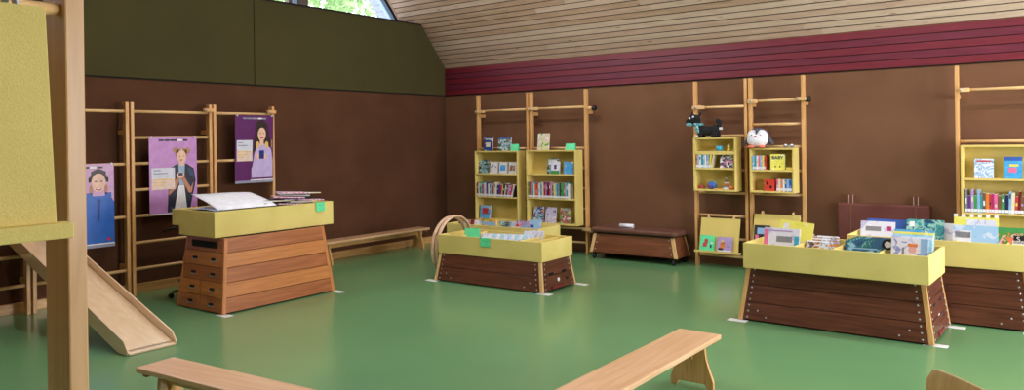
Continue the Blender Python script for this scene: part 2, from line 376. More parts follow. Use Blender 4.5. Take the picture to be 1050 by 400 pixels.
N2 = ['green','red','pale blue','teal','white','orange','red','orange','white','pale blue','blue','cream','dark red','pink','purple','black','red','lilac','navy','yellow','pale blue','teal','grey','black','green']
N5 = ['grey','purple','lilac','green','pale blue','teal','brown','orange','red','magenta','pink','brown','green','navy','pale blue','cream','red','dark red','brown','pink','orange','yellow','cream','white','purple','lilac','navy','blue','yellow']
row(.965, 1.66, .79, -.405, .175, .225, N1, 'in the corner bookcase row', 'books on the middle shelf of the corner bookcase', .5, -.32)
row(1.945, 2.66, .80, -.405, .19, .235, N2, 'in the second tall bookcase row', 'books on the middle shelf of the second bookcase', .9, 0)
row(7.485, 8.30, .84, -.405, .17, .235, N5, 'in the rightmost bookcase row', 'books on the middle shelf of the rightmost bookcase', .3, -.14)
row(4.56, 4.76, 1.265, -.40, .16, .185, ['orange','pale blue','white','teal','pale blue','white','pale blue','yellow','cream'], 'under the black plush dog', 'books under the plush dog', .6, -.25, .02, .03)
row(5.28, 5.44, 1.25, -.40, .165, .17, ['pale blue','teal','white','pink','pale blue','yellow','red'], 'beside the yellow BABY book', 'small books beside the yellow book', 1, 0, .02, .026)
row(5.565, 5.75, .997, -.40, .135, .14, ['pink','cream','orange','white','blue','pale blue','blue','teal'], 'beside the red box', 'small books beside the red box', 1, 0, .022, .028)

A = {
 'a_night': [(24, 44, 110), (40, 70, 150), (220, 220, 170)], 'a_sea': [(70, 140, 170), (200, 220, 230), (60, 90, 80), (180, 150, 120)],
 'a_field': [(90, 160, 70), (210, 220, 150), (230, 200, 210), (240, 240, 235)], 'a_forest': [(70, 110, 70), (150, 190, 210), (40, 60, 60), (190, 200, 130)],
 'a_photo': [(60, 62, 80), (225, 228, 238), (120, 150, 190)], 'a_blue': [(60, 150, 220), (90, 170, 230), (240, 220, 120)],
 'a_mix': [(40, 110, 120), (190, 210, 230), (40, 50, 130), (230, 150, 70)], 'a_pale': [(225, 222, 235), (200, 190, 220), (90, 80, 130)],
 'a_parrot': [(225, 218, 232), (180, 50, 60), (110, 180, 120), (230, 210, 120)], 'a_cover5': [(205, 220, 240), (150, 180, 220), (225, 232, 242), (130, 165, 200)],
 'a_fox': [(80, 190, 110), (90, 200, 120), (220, 80, 60), (240, 230, 220)], 'a_fire': [(200, 190, 220), (240, 150, 60), (225, 220, 235), (80, 70, 90)],
 'a_blackpink': [(40, 38, 44), (40, 38, 44), (230, 120, 150), (230, 230, 235)], 'a_orange': [(240, 150, 60), (250, 190, 80), (120, 170, 80), (230, 100, 60)],
 'a_lav': [(190, 190, 225), (225, 225, 240), (140, 150, 210)], 'a_pinkred': [(200, 60, 100), (220, 150, 190), (120, 180, 225), (200, 50, 60)],
 'a_white': [(232, 234, 246), (222, 224, 240), (190, 190, 225)], 'a_cyan': [(110, 190, 220), (160, 210, 232), (200, 215, 240)],
 'a_dark': [(26, 60, 96), (34, 84, 124), (40, 110, 110), (130, 180, 200)], 'a_brown': [(110, 70, 44), (180, 120, 60), (190, 200, 210), (90, 60, 50)],
 'a_girl': [(200, 215, 245), (180, 200, 240), (232, 170, 170), (150, 190, 235)], 'a_aqua': [(30, 60, 110), (60, 150, 160), (150, 200, 190), (30, 90, 130)],
 'a_yellow': [(232, 226, 90), (238, 232, 110), (245, 245, 215)], 'a_redgreen': [(170, 50, 50), (220, 180, 170), (80, 150, 60), (230, 120, 90)],
 'a_blueblob': [(60, 150, 215), (70, 160, 220), (90, 175, 225)], 'a_magpink': [(214, 130, 180), (60, 40, 60), (230, 230, 235), (214, 130, 180)],
 'a_sky': [(130, 185, 232), (160, 200, 238), (205, 222, 245)], 'a_mag': [(228, 228, 236), (228, 130, 165), (225, 225, 235), (190, 170, 215)],
}
for k, c in A.items(): art(k, c, 16 if k not in ('a_photo', 'a_white', 'a_sky') else 11)
def book(label, x, y, z, w, h, cover, th=.02, rx=-.12, rz=0, extras=(), group=None, edge=None, cat='book', roll=0):
    """front facing book: width w, height h, leaning back by -rx; extras: (u0,u1,v0,v1,material) printed patches as fractions"""
    r = thing('picture_book' if cat == 'book' else cat, label, cat, (x, y, z), rz, rx, group)
    if roll: r.rotation_euler = (rx, roll, rz)
    e = edge or cover
    c = MB().box(-w/2, w/2, 0, .0025, 0, h, cover).box(-w/2, w/2, th-.0025, th, 0, h, e).box(-w/2, -w/2+.003, 0, th, 0, h, e)
    for u0, u1, v0, v1, m in extras:
        if m == 'disc':
            pass
        c.box(-w/2+u0*w, -w/2+u1*w, -.001, .001, v0*h, v1*h, m)
    c.obj('cover', r)
    MB().box(-w/2+.004, w/2-.003, .0025, th-.0025, .003, h-.003, 'pages').obj('pages', r)
    return r
G1 = 'picture books displayed face out'
# corner bookcase
book('dark blue book with a pale moon standing on top of the corner bookcase', 1.14, -.335, 1.486, .17, .21, 'a_night', extras=[(.25, .75, .28, .62, 'spine_cream'), (.15, .85, .82, .9, 'spine_white')], group=G1)
book('square sea picture book standing on top of the corner bookcase', 1.455, -.335, 1.486, .24, .205, 'a_sea', extras=[(.03, .97, .86, .97, 'spine_blue')], group=G1)
book('green forest picture book, leftmost on the top shelf of the corner bookcase', 1.065, -.35, 1.141, .215, .205, 'a_forest', group=G1)
for k, x in enumerate((1.265, 1.445, 1.625)):
    w = ['black gate', 'blue photo', 'brown'][k]
    book('white book with a %s picture, %s of three white books in the corner bookcase' % (w, ['left', 'middle', 'right'][k]), x, -.37, 1.141, .165, .175, 'spine_white', extras=[(.2, .8, .25, .75, ['a_photo', 'a_blue', 'a_brown'][k]), (.02, .1, .05, .95, 'spine_black')], group=G1)
book('blue and red picture book on the lowest shelf of the corner bookcase', 1.09, -.37, .443, .2, .205, 'a_blue', extras=[(.2, .8, .35, .8, 'spine_red'), (0, 1, .86, 1, 'spine_pale blue')], group=G1)
book('thin brown book beside the blue and red book in the corner bookcase', .985, -.36, .443, .05, .2, 'spine_brown', group=G1)
# second bookcase
book('pale green picture book standing on top of the second tall bookcase', 2.17, -.335, 1.496, .2, .245, 'a_field', group=G1)
book('green and white picture book on the top shelf of the second tall bookcase', 2.33, -.34, 1.151, .18, .22, 'a_forest', extras=[(.1, .9, .6, .95, 'spine_white')], group=G1)
book('white book with a small figure in front of the green and white book', 2.41, -.385, 1.151, .145, .18, 'a_white', extras=[(0, 1, 0, .28, 'spine_green'), (.35, .65, .4, .75, 'spine_purple')], group=G1)
book('bright blue book on the top shelf of the second tall bookcase', 2.625, -.37, 1.151, .16, .178, 'a_blue', group=G1)
book('blue green fantasy book on the lowest shelf of the second tall bookcase', 2.09, -.37, .443, .17, .225, 'a_mix', group=G1)
book('pale lilac book on the lowest shelf of the second tall bookcase', 2.305, -.37, .443, .185, .225, 'a_pale', group=G1)
book('book with a red parrot on the lowest shelf of the second tall bookcase', 2.56, -.37, .443, .18, .225, 'a_parrot', extras=[(.1, .9, .84, .92, 'spine_lilac')], group=G1)
# right bookcase
book('winter village book with a red title on the top shelf of the rightmost bookcase', 7.655, -.37, 1.191, .17, .2, 'a_cover5', extras=[(.14, .86, .84, .92, 'spine_red')], group=G1)
book('blue book with a pink figure on the top shelf of the rightmost bookcase', 7.905, -.37, 1.191, .155, .22, 'a_blueblob', extras=[(0, 1, .82, 1, 'spine_blue'), (.25, .7, .28, .5, 'spine_pink'), (.3, .8, .55, .66, 'spine_yellow')], group=G1)
# small shelves
book('pink book with black drawings on the shelf under the plush dog', 4.945, -.37, 1.266, .165, .165, 'a_magpink', group=G1)
r = book('thick yellow square BABY book on the upper shelf under the plush penguin', 5.575, -.375, 1.251, .165, .185, 'a_yellow', th=.08, rx=0, rz=.12, extras=[(.3, .38, .16, .26, 'black'), (.62, .7, .16, .26, 'black')], group=G1)
def lettering(txt, size, parent, loc, mat, name='lettering', rot=(PI/2, 0, 0), bold=.0):
    cu = bpy.data.curves.new('txt', 'FONT'); cu.body = txt; cu.size = size; cu.extrude = .0008; cu.offset = bold; cu.align_x = 'CENTER'
    tmp = bpy.data.objects.new('tmp', cu); COL.objects.link(tmp)
    dg = bpy.context.evaluated_depsgraph_get(); me = bpy.data.meshes.new_from_object(tmp.evaluated_get(dg))
    bpy.data.objects.remove(tmp); me.materials.clear(); me.materials.append(MATS[mat])
    o = bpy.data.objects.new(name, me); COL.objects.link(o); o.parent = parent; o.location = loc; o.rotation_euler = rot
    return o
lettering('BABY', .055, r, (0, -.002, .125), 'spine_navy', bold=.001)

# ------------------------------------------------------------------ green note cards and toys on the cases
def tent(label, x, y, z, w=.13, h=.1, rz=.15):
    r = MB(); r.prism([(0, 0), (.035, h), (.07, 0), (.067, 0), (.035, h-.006), (.003, 0)], -w/2, w/2, 'x', 'green_note')
    o = r.obj('note_card'); o.location = (x, y, z); o.rotation_euler = (0, 0, rz); tag(o, label, 'card', 'bright green note cards')
tent('green tent card on top of the corner bookcase', 1.68, -.38, 1.486)
tent('green tent card on top of the second tall bookcase', 2.665, -.38, 1.496, .15, .09)
o = MB().cyl((0, 0, 0), (0, 0, .062), .042, (plain('p_skin0', (226, 170, 160), .5), plain('cup_blue', (60, 170, 205), .3))[1], 20).obj('toy_cup'); o.location = (4.845, -.33, 1.476); tag(o, 'small bright blue toy cup under the black plush dog', 'toy')
o = MB().cyl((0, 0, 0), (0, 0, .035), .026, 'spine_yellow', 16, .016).ball((0, 0, .048), .022, 'spine_yellow').cyl((0, 0, .06), (0, 0, .082), .02, 'spine_cream', 12).obj('toy_figure'); o.location = (4.965, -.33, 1.476); tag(o, 'small yellow toy figure beside the blue cup', 'toy')
t = thing('stacking_rings', 'wooden stacking ring toy on the lower shelf under the plush dog', 'toy', (4.93, -.33, .997))
for rr, z, c in ((.042, .012, 'spine_white'), (.037, .036, 'spine_grey'), (.034, .06, 'spine_orange'), (.03, .082, 'spine_white'), (.027, .104, 'spine_brown'), (.022, .124, 'spine_green')): MB().torus((0, 0, z), rr*.62, rr*.42, c, 'z', 24, 8, .75).obj('ring', t)
MB().cyl((0, 0, 0), (0, 0, .17), .009, 'beech_z').ball((0, 0, .165), .016, 'spine_teal').obj('peg', t)
o = MB().ball((0, 0, .045), (.06, .045, .045), 'spine_blue').ball((-.02, -.03, .035), (.035, .02, .03), 'spine_purple').torus((.0, 0, .045), .045, .012, 'spine_teal', 'y', 24, 8).obj('toy_rattle'); o.location = (4.745, -.335, .997); tag(o, 'blue and purple rattle toy on the lower shelf', 'toy')
o = MB().ball((0, 0, .026), (.036, .026, .026), 'spine_red').ball((.03, 0, .018), .018, 'spine_brown').obj('toy_car'); o.location = (4.6, -.33, .997); tag(o, 'small red toy at the left end of the lower shelf', 'toy')
o = MB().box(-.05, .05, -.012, .012, 0, .014, 'beech_x').obj('toy_block', bevel=.003); o.location = (4.83, -.37, .997); tag(o, 'flat wooden toy block in front of the ring toy', 'toy')
o = MB().ball((0, 0, .024), (.032, .026, .024), 'spine_orange').ball((.025, .0, .014), .014, 'spine_red').obj('toy_ball'); o.location = (5.005, -.355, .997); tag(o, 'small orange toy right of the ring toy', 'toy')
t = thing('toy_block', 'red wooden box with dark holes left of the small books', 'toy', (5.48, -.36, .997))
MB().box(-.06, .06, -.04, .05, 0, .135, plain('redbox', (214, 60, 44), .45)).obj('block_body', t, .004)
o = MB().ball((-.02, -.04, .095), (.014, .004, .02), 'black').ball((.02, -.04, .05), (.014, .004, .02), 'black').obj('hole', t)
o = MB().box(-.045, .045, -.03, .03, 0, .03, 'spine_yellow').obj('toy_block', bevel=.004); o.location = (5.72, -.36, 1.251); tag(o, 'yellow toy block right of the yellow square book', 'toy')
for k, x in enumerate((5.62, 5.69)):
    o = MB().ball((0, 0, .02), (.03, .035, .02), 'spine_grey').ball((.0, -.012, .026), (.02, .02, .018), 'spine_white').obj('toy_shoe'); o.location = (x+.05, -.36, 1.511); tag(o, '%s small grey and white plush shoe on the penguin shelf' % ['left', 'right'][k], 'toy', 'small grey toys beside the penguin')

# ------------------------------------------------------------------ plush toys (one continuous body each)
def remesh(o, vs, sm=4):
    m_ = o.modifiers.new('r', 'REMESH'); m_.mode = 'VOXEL'; m_.voxel_size = vs; m_.adaptivity = 0; m_.use_smooth_shade = True
    s_ = o.modifiers.new('s', 'SMOOTH'); s_.iterations = sm; s_.factor = .5
m_, nt, b = newmat('black_plush'); ramp_noise(nt, b, (1, 1, 1), 60, [(10, 10, 14), (20, 20, 26), (32, 32, 40)], 4, .8); b.inputs['Roughness'].default_value = .95
m_, nt, b = newmat('grey_plush'); ramp_noise(nt, b, (1, 1, 1), 60, [(66, 70, 84), (80, 84, 98), (94, 98, 112)], 4, .5); b.inputs['Roughness'].default_value = .95
m_, nt, b = newmat('white_plush'); ramp_noise(nt, b, (1, 1, 1), 60, [(222, 224, 234), (232, 234, 242), (240, 242, 248)], 4, .5); b.inputs['Roughness'].default_value = .95
t = thing('plush_dog', 'black plush dog with a pale teal scarf lying on the small yellow shelf', 'toy', (4.68, -.36, 1.646))
mb = MB(); K = 'black_plush'
mb.ball((.04, 0, .082), (.145, .062, .062), K).ball((-.03, 0, .085), (.075, .06, .065), K).ball((.12, 0, .085), (.07, .062, .07), K)
mb.ball((-.095, 0, .145), (.05, .042, .07), K, (0, -.5, 0)).ball((-.145, -.01, .225), (.085, .066, .072), K).ball((-.205, -.02, .205), (.05, .042, .036), K)
mb.ball((-.155, -.05, .293), (.017, .014, .04), K, (.1, .15, 0)).ball((-.085, .03, .292), (.017, .014, .045), K, (-.1, .35, 0))
for x, y in ((-.06, -.045), (-.04, .04), (.135, -.045), (.15, .04)): mb.ball((x, y, .035), (.03, .028, .04), K).ball((x-.022, y, .018), (.032, .024, .018), K)
mb.ball((.175, .0, .15), (.03, .028, .07), K, (0, .35, 0)).ball((.165, 0, .205), (.036, .03, .03), K)
o = mb.obj('body', t); remesh(o, .008)
MB().ball((-.185, -.068, .247), .014, 'white').ball((-.135, -.076, .262), .014, 'white').ball((-.187, -.08, .247), .006, 'black').ball((-.137, -.088, .262), .006, 'black').obj('eyes', t)
MB().ball((-.248, -.025, .208), (.012, .014, .01), plain('nose', (60, 50, 54), .3)).obj('nose', t)
TS = art('scarf', [(120, 190, 200), (70, 140, 150), (200, 225, 225)], 30)
mb = MB(); mb.torus((-.1, 0, .165), .052, .02, TS, 'z', 28, 8, .9); mb.ball((-.09, -.06, .115), (.025, .014, .065), TS, (0, -.25, 0)); mb.ball((-.2, -.055, .165), (.045, .014, .025), TS); mb.obj('scarf', t)
MB().box(.195, .235, -.045, -.04, .095, .125, 'white').obj('tag', t)
MB().ball((-.1, -.062, .02), (.03, .02, .014), 'spine_cream').obj('paw', t)

t = thing('plush_penguin', 'round grey and white plush penguin with orange feet on the small yellow shelf', 'toy', (5.335, -.345, 1.511), .1)
mb = MB(); mb.ball((0, .022, .122), (.138, .09, .122), 'grey_plush').ball((-.0, -.062, .19), (.014, .036, .05), 'grey_plush').ball((-.135, .0, .085), (.022, .04, .07), 'grey_plush', (0, .5, 0)).ball((.14, .0, .09), (.024, .04, .08), 'grey_plush', (0, -.55, 0))
o = mb.obj('body', t); remesh(o, .008)
mb = MB(); mb.ball((0, -.03, .10), (.126, .08, .098), 'white_plush').ball((-.05, -.026, .148), (.07, .07, .072), 'white_plush').ball((.05, -.026, .148), (.07, .07, .072), 'white_plush')
o = mb.obj('belly', t); remesh(o, .006)
MB().ball((-.004, -.108, .142), (.016, .018, .012), 'spine_pink').obj('beak', t)
MB().ball((-.055, -.096, .158), .006, 'black').ball((.05, -.096, .158), .006, 'black').obj('eyes', t)
for x in (-.065, .055): MB().ball((x, -.075, .016), (.045, .05, .018), plain('footorange', (236, 120, 96), .8)).obj('foot', t)

# ------------------------------------------------------------------ sloping display boards on the bars
def display(label, x0, x1, z0, z1, yt=-.2, yb_=-.3):
    t = thing('display_board', label, 'display board', (x0, 0, z0), 0, 0, 'yellow display boards on the wall bars')
    W, Hh = x1-x0, z1-z0; F = 'case_fabric'
    MB().hexa([(0, yb_, 0), (W, yb_, 0), (W, yb_+.016, 0), (0, yb_+.016, 0), (0, yt, Hh), (W, yt, Hh), (W, yt+.016, Hh), (0, yt+.016, Hh)], F).obj('board', t, .002)
    MB().box(-.04, W+.04, yb_-.05, yb_+.01, -.02, 0, F).box(-.04, W+.04, yb_-.056, yb_-.05, -.02, .008, F).obj('ledge', t, .002)
    for u in (.09, W-.09): MB().torus((u, yt+.03, Hh), .028, .011, 'pine_y', 'x', 20, 8).obj('hook', t)
    return t
display('yellow display board with two books below the shelf with the plush dog', 4.54, 5.05, .215, .62)
display('yellow display board partly hidden behind the front right book tray', 5.23, 5.78, .36, .70)
book('green fox picture book on the left of the display board', 4.655, -.325, .217, .19, .195, 'green_note', .008, -.24, extras=[(.2, .5, .25, .5, 'spine_red'), (.3, .55, .5, .75, 'spine_red'), (.7, .82, .2, .4, 'spine_navy'), (.75, .9, .45, .55, 'spine_white')], group=G1)
book('lilac picture book with a fire on the right of the display board', 4.885, -.325, .217, .195, .185, 'spine_lilac', .008, -.24, extras=[(.2, .5, .25, .65, 'spine_orange'), (.28, .42, .5, .78, 'spine_yellow'), (.1, .4, .1, .25, 'spine_black'), (.65, .8, .3, .4, 'spine_grey'), (.05, .95, .02, .1, 'spine_white')], group=G1)
book('black picture book with pink and white shapes on the hidden display board', 5.35, -.325, .362, .19, .215, 'spine_black', .008, -.24, extras=[(.2, .85, .5, .85, 'spine_pale blue'), (.08, .3, .2, .45, 'spine_pink')], group=G1)

# ------------------------------------------------------------------ vaulting boxes
RIV = []
def rivet(parent, loc, rz):
    if not RIV: o = MB().ball((0, 0, 0), (.0085, .005, .0085), 'metal', None, 8, 6).obj('rivet')
    else: o = bpy.data.objects.new('rivet', RIV[0]); COL.objects.link(o)
    if not RIV: RIV.append(o.data)
    o.parent = parent; o.location = loc; o.rotation_euler = (0, 0, rz)
def vault(label, cx, cy, L, W, Hh, rz, layers, mats, tl, tw, post, rivets=True, slots=False, group='vaulting boxes'):
    t = thing('vaulting_box', label, 'vaulting box', (cx, cy, 0), rz, 0, group)
    z0 = .012
    def hx(z): return L/2-tl*(z/Hh)
    def hy(z): return W/2-tw*(z/Hh)
    h = (Hh-z0)/layers
    for k in range(layers):
        a, c = z0+k*h+.0028, z0+(k+1)*h-.0028
        mm = mats[k % len(mats)]
        wx, wy = mm+'_x', mm+'_y'
        mb = MB(); th = .022
        for s in (-1, 1):   # long planks
            y0a, y0c = s*hy(a), s*hy(c); i_ = -s*th
            mb.hexa([(-hx(a)+.01, min(y0a, y0a+i_), a), (hx(a)-.01, min(y0a, y0a+i_), a), (hx(a)-.01, max(y0a, y0a+i_), a), (-hx(a)+.01, max(y0a, y0a+i_), a),
                     (-hx(c)+.01, min(y0c, y0c+i_), c), (hx(c)-.01, min(y0c, y0c+i_), c), (hx(c)-.01, max(y0c, y0c+i_), c), (-hx(c)+.01, max(y0c, y0c+i_), c)], wx)
        for s in (-1, 1):
            x0a, x0c = s*hx(a), s*hx(c); i_ = -s*th
            q = (min(x0a, x0a+i_), max(x0a, x0a+i_), min(x0c, x0c+i_), max(x0c, x0c+i_))
            ya, yc = hy(a)-.024, hy(c)-.024
            mb.hexa([(q[0], -ya, a), (q[1], -ya, a), (q[1], ya, a), (q[0], ya, a), (q[2], -yc, c), (q[3], -yc, c), (q[3], yc, c), (q[2], yc, c)], wy)
        so = mb.obj('section', t, .0015)
        zc = (a+c)/2
        if slots:
            for s in (-1, 1):
                X = s*(hx(zc)+.001)
                if k == layers-1:
                    g = MB(); g.box(X-.012, X+.002, -hy(zc)+.12, hy(zc)-.12, zc-.035, zc+.03, 'void'); g.obj('grip_slot', so, .004)
                else:
                    for yy in (-.5, .42):
                        Y = yy*hy(zc)
                        g = MB(); g.box(X-.01, X+.004, Y-.045, Y+.045, zc-.022, zc-.012, 'metal'); g.box(X-.008, X+.0055, Y-.034, Y+.034, zc-.013, zc+.013, 'void'); g.obj('grip_hole', so, .003)
                    if k < 2: MB().box(X-.01, X+.003, -.004, .004, a, c, 'oakdark_z').obj('seam', so)
        elif k < layers:
            pass
    for sx in (-1, 1):
        for sy in (-1, 1):
            w_, d_ = .04, .03
            def c4(z):
                X, Y = sx*(hx(z)+.004), sy*(hy(z)+.004)
                xs = sorted((X, X-sx*w_)); ysn = sorted((Y, Y-sy*d_))
                return [(xs[0], ysn[0], z), (xs[1], ysn[0], z), (xs[1], ysn[1], z), (xs[0], ysn[1], z)]
            p = MB().hexa(c4(z0-.004)+c4(Hh-.001), post+'_z').obj('corner_post', t, .004)
            if rivets:
                n_ = layers*3; P_ = []
                for k in range(n_):
                    z = z0+(k+.5)*(Hh-z0)/n_
                    P_.append((sx*(hx(z)-.075), sy*(hy(z)+.002), z, 0)); P_.append((sx*(hx(z)+.003), sy*(hy(z)-.06), z, PI/2))
                P_.append((sx*(hx(.1)-.16), sy*(hy(.1)+.002), .1, 0)); P_.append((sx*(hx(.05)-.24), sy*(hy(.05)+.002), .05, 0))
                for X, Y, z, a_ in P_: rivet(p, (X, Y, z), a_)
    MB().box(-hx(Hh)+.03, hx(Hh)-.03, -hy(Hh)+.03, hy(Hh)-.03, Hh-.02, Hh-.006, 'void' if slots else 'mahog_x').obj('top_board', t)
    MB().box(-hx(0)+.03, hx(0)-.03, -hy(0)+.03, hy(0)-.03, 0, .02, 'void').obj('base_frame', t)
    return t
# orange-brown five part box against the left wall
va = vault('tall orange brown vaulting box of five sections with grip holes, nearest the slide', 1.435, -4.626, 1.39, .80, .728, math.radians(91), 5, ['oakdark', 'oak', 'oakdark', 'oak', 'oakdark'], .085, .075, 'oak', False, True)
vm = vault('low dark brown vaulting box in the middle, beside the wooden hoops', 3.078, -2.484, 1.54, .68, .325, math.radians(1), 2, ['mahog'], .05, .045, 'pine')
v2 = vault('low dark brown vaulting box mostly hidden behind the middle one', 2.38, -1.60, 1.45, .5, .32, math.radians(2), 2, ['mahog'], .05, .03, 'beech')
vr = vault('dark brown vaulting box of three sections at the front right', 6.752, -2.375, 1.56, .81, .482, math.radians(-1), 3, ['mahog'], .065, .06, 'beech')
v4 = vault('dark brown vaulting box of three sections at the right edge, behind the front one', 7.42, -1.60, 1.45, .62, .50, 0, 3, ['mahog'], .06, .045, 'beech')
for par, X, zz in ((vm, .765, .32), (vr, .765, .485)):
    for yy in (-.13, .13): MB().box(X-.045, X-.02, yy-.045, yy+.045, zz*.52, zz*.52+.03, 'void').obj('grip_hole', par)
    MB().cyl((X-.03, 0, zz*.33), (X-.008, 0, zz*.33), .022, 'white', 16).obj('wheel', par)
    MB().box(X-.01, X+.02, -.16, .10, .02, .055, plain('redbar', (120, 50, 44), .5)).obj('pedal_bar', par, .005)
    MB().cyl((X-.03, .17, zz*.3), (X-.0, .17, zz*.3), .018, 'black', 12).obj('knob', par)
# white floor markings under the corners
for k, (x, y, lb) in enumerate([(1.86, -5.30, 'front left corner of the tall orange box'), (1.87, -3.93, 'right end of the tall orange box'), (2.30, -2.86, 'left end of the middle box'), (3.87, -2.80, 'near corner of the middle box'), (3.90, -2.12, 'far right corner of the middle box'), (5.97, -2.80, 'left end of the front right box'), (7.53, -2.75, 'near corner of the front right box'), (7.57, -2.03, 'far corner of the front right box'), (8.14, -1.95, 'corner of the box at the right edge')]):
    mb = MB().box(-.085, .085, -.045, .045, .0005, .0022, 'tape')
    o = mb.obj('floor_tape'); o.location = (x, y, 0); tag(o, 'white tape patch on the floor at the '+lb, 'tape', 'white floor tape marks')

# ------------------------------------------------------------------ yellow book trays
def tray(label, cx, cy, L, W, z0, z1, rz, divs, rows_=1, extra=None, mat='tray_fabric'):
    t = thing('book_tray', label, 'tray', (cx, cy, z0), rz, 0, 'yellow book trays')
    Hh = z1-z0; th = .018
    MB().box(-L/2, L/2, -W/2, -W/2+th, 0, Hh, mat).obj('front_panel', t, .002)
    MB().box(-L/2, L/2, W/2-th, W/2, 0, Hh, mat).obj('back_panel', t, .002)
    for s in (-1, 1): 
        a, c = sorted((s*L/2, s*(L/2-th)))
        MB().box(a, c, -W/2+th, W/2-th, 0, Hh, mat).obj('end_panel', t, .002)
    MB().box(-L/2+th, L/2-th, -W/2+th, W/2-th, 0, .012, mat).obj('bottom_panel', t)
    for d in divs: MB().box(d-.006, d+.006, -W/2+th, W/2-th, .012, Hh-.012, mat).obj('divider', t, .002)
    if rows_ > 1: MB().box(-L/2+th, L/2-th, -.006, .006, .012, Hh-.014, mat).obj('divider', t, .002)
    return t
def T(cx, cy, rz, lx, ly):
    c, s = math.cos(rz), math.sin(rz); return cx+lx*c-ly*s, cy+lx*s+ly*c
# tray of the tall orange box, seen from its end
ta = tray('yellow tray with a stepped end on the tall orange box, covered with papers', 1.365, -4.553, 1.474, .64, .731, .985, math.radians(90.5), [], 1)
MB().box(-.737, .737, .32, .45, .09, .254, 'tray_fabric').obj('shelf_extension', ta, .002)
MB().box(-.715, .715, -.30, .30, .235, .246, 'tray_fabric').obj('paper_shelf', ta)
tm_ = (3.08, -2.473, math.radians(1.2)); tray('yellow tray in the middle of the room with a green note on its front', *tm_[:2], 1.47, .63, .328, .543, tm_[2], [-.48, .38, .56], 1)
t2_ = (2.383, -1.601, math.radians(2)); tray('yellow tray behind the middle tray, partly hidden by the wooden hoop', *t2_[:2], 1.455, .52, .322, .551, t2_[2], [-.3, .3])
t3_ = (6.781, -2.498, math.radians(-1.5)); tray('yellow tray with four compartments on the front right box', *t3_[:2], 1.471, .69, .484, .705, t3_[2], [-.32, .0, .36])
t4_ = (7.447, -1.585, 0); tray('yellow tray at the right edge behind the front right tray', *t4_[:2], 1.50, .70, .502, .723, t4_[2], [-.3, .12, .5])
def tb(tr, label, lx, ly, z, w, h, cover, **k):
    x, y = T(*tr, lx, ly); k.setdefault('rz', 0); k['rz'] += tr[2]
    k.setdefault('rx', -.3); k.setdefault('group', 'books in the yellow trays')
    return book(label, x, y, z, w, h, cover, **k)
# middle tray
tb(tm_, 'thin green book standing at the left of the middle tray', -.40, -.10, .335, .19, .275, 'green_note', rx=-.1, rz=.35, th=.03, edge='spine_navy')
for i in range(12):
    c = ['a_lav', 'a_cyan', 'a_lav', 'a_cyan', 'a_white', 'a_sky'][i % 6]
    tb(tm_, 'pale %s booklet, %s in the leaning row of the middle tray' % (['lavender', 'cyan', 'lilac', 'turquoise', 'white', 'sky blue'][i % 6], ORD[i]), -.22+.045*i, -.16+.012*i, .34, .17, .245, c, rx=-.5, rz=-.12+.02*(i % 3), th=.012)
for i in range(3):
    tb(tm_, 'white booklet at the right end of the middle tray row, %s' % ['nearest', 'second', 'farthest'][i], .26+.03*i, .03+.05*i, .34, .17, .27, 'a_white', rx=-.35, rz=-.2, th=.012, extras=[(.3, .7, .6, .75, 'spine_blue')])
# tray behind
L2 = [(-.60, 'red and grey', 'a_brown', .2, .26, -.3), (-.52, 'dark red', 'spine_dark red', .16, .265, -.32), (-.42, 'grey white', 'a_photo', .18, .26, -.35), (-.16, 'orange', 'a_orange', .24, .285, -.1), (.06, 'green and black', 'a_forest', .2, .265, -.35), (.17, 'lavender', 'a_lav', .22, .27, -.35), (.27, 'white lavender', 'a_white', .2, .26, -.35), (.37, 'pink and red', 'a_pinkred', .22, .285, -.2), (.48, 'blue and pink', 'a_pinkred', .16, .28, -.25), (.56, 'dark and green', 'a_mix', .14, .28, -.2)]
for i, (lx, nm, c, w, h, rx) in enumerate(L2):
    ex = [(.05, .95, .7, .86, 'spine_pale blue')] if nm == 'orange' else []
    tb(t2_, '%s book, %s from the left in the tray behind the hoop' % (nm, ORD[i]), lx, -.1, .335, w, h, c, rx=rx, th=.02, extras=ex)
tb(t2_, 'pale blue card standing above the right end of the tray behind', .60, -.14, .36, .17, .285, 'a_sky', rx=-.05, rz=.15, th=.004, extras=[(.08, .4, .66, .78, 'spine_blue')], cat='card')
# front right tray
tb(t3_, 'white book with pink edges and a grey bookmark label in the front right tray', -.49, -.12, .50, .32, .33, 'a_white', rx=-.22, rz=-.04, th=.015, extras=[(0, .12, .4, .95, 'spine_pink'), (.36, .8, .62, .78, 'spine_grey'), (.86, .99, .5, .8, 'cup_blue'), (.1, .8, .9, .94, 'spine_lilac')])
tb(t3_, 'bright yellow book behind the white pink edged book', -.44, .04, .52, .31, .36, 'a_yellow', rx=-.2, rz=-.05, th=.015, roll=.08, extras=[(.15, .3, .78, .92, 'spine_white')])
tb(t3_, 'small brown book behind the right edge of the bright yellow book', -.34, .12, .50, .12, .27, 'a_brown', rx=-.25)
for i in range(6):
    tb(t3_, 'brown and grey book, %s from front in the second compartment, front right tray' % ORD[i], -.165-.01*i, -.08+.035*i, .50, .28, .235+.008*i, ['a_brown', 'a_photo'][i % 2], rx=-.5, th=.02)
for i in range(5):
    tb(t3_, 'dark blue book, %s from front in the third compartment, front right tray' % ORD[i], .165+.012*i, -.03+.04*i, .50, .29, .26+.005*i, 'a_dark', rx=-.42, th=.02, extras=[(.1, .9, .72, .76, 'spine_pale blue')] if i == 0 else [])
tb(t3_, 'pale blue book with a pink figure at the right of the front right tray', .555, -.16, .505, .27, .31, 'a_lav', rx=-.2, rz=-.03, th=.02, extras=[(.5, .68, .62, .8, 'p_skin0'), (.46, .72, .78, .86, 'spine_orange'), (.2, .6, .34, .38, 'spine_pink'), (.8, 1, .3, 1, 'spine_pale blue'), (.3, .36, .5, .75, 'spine_grey')])
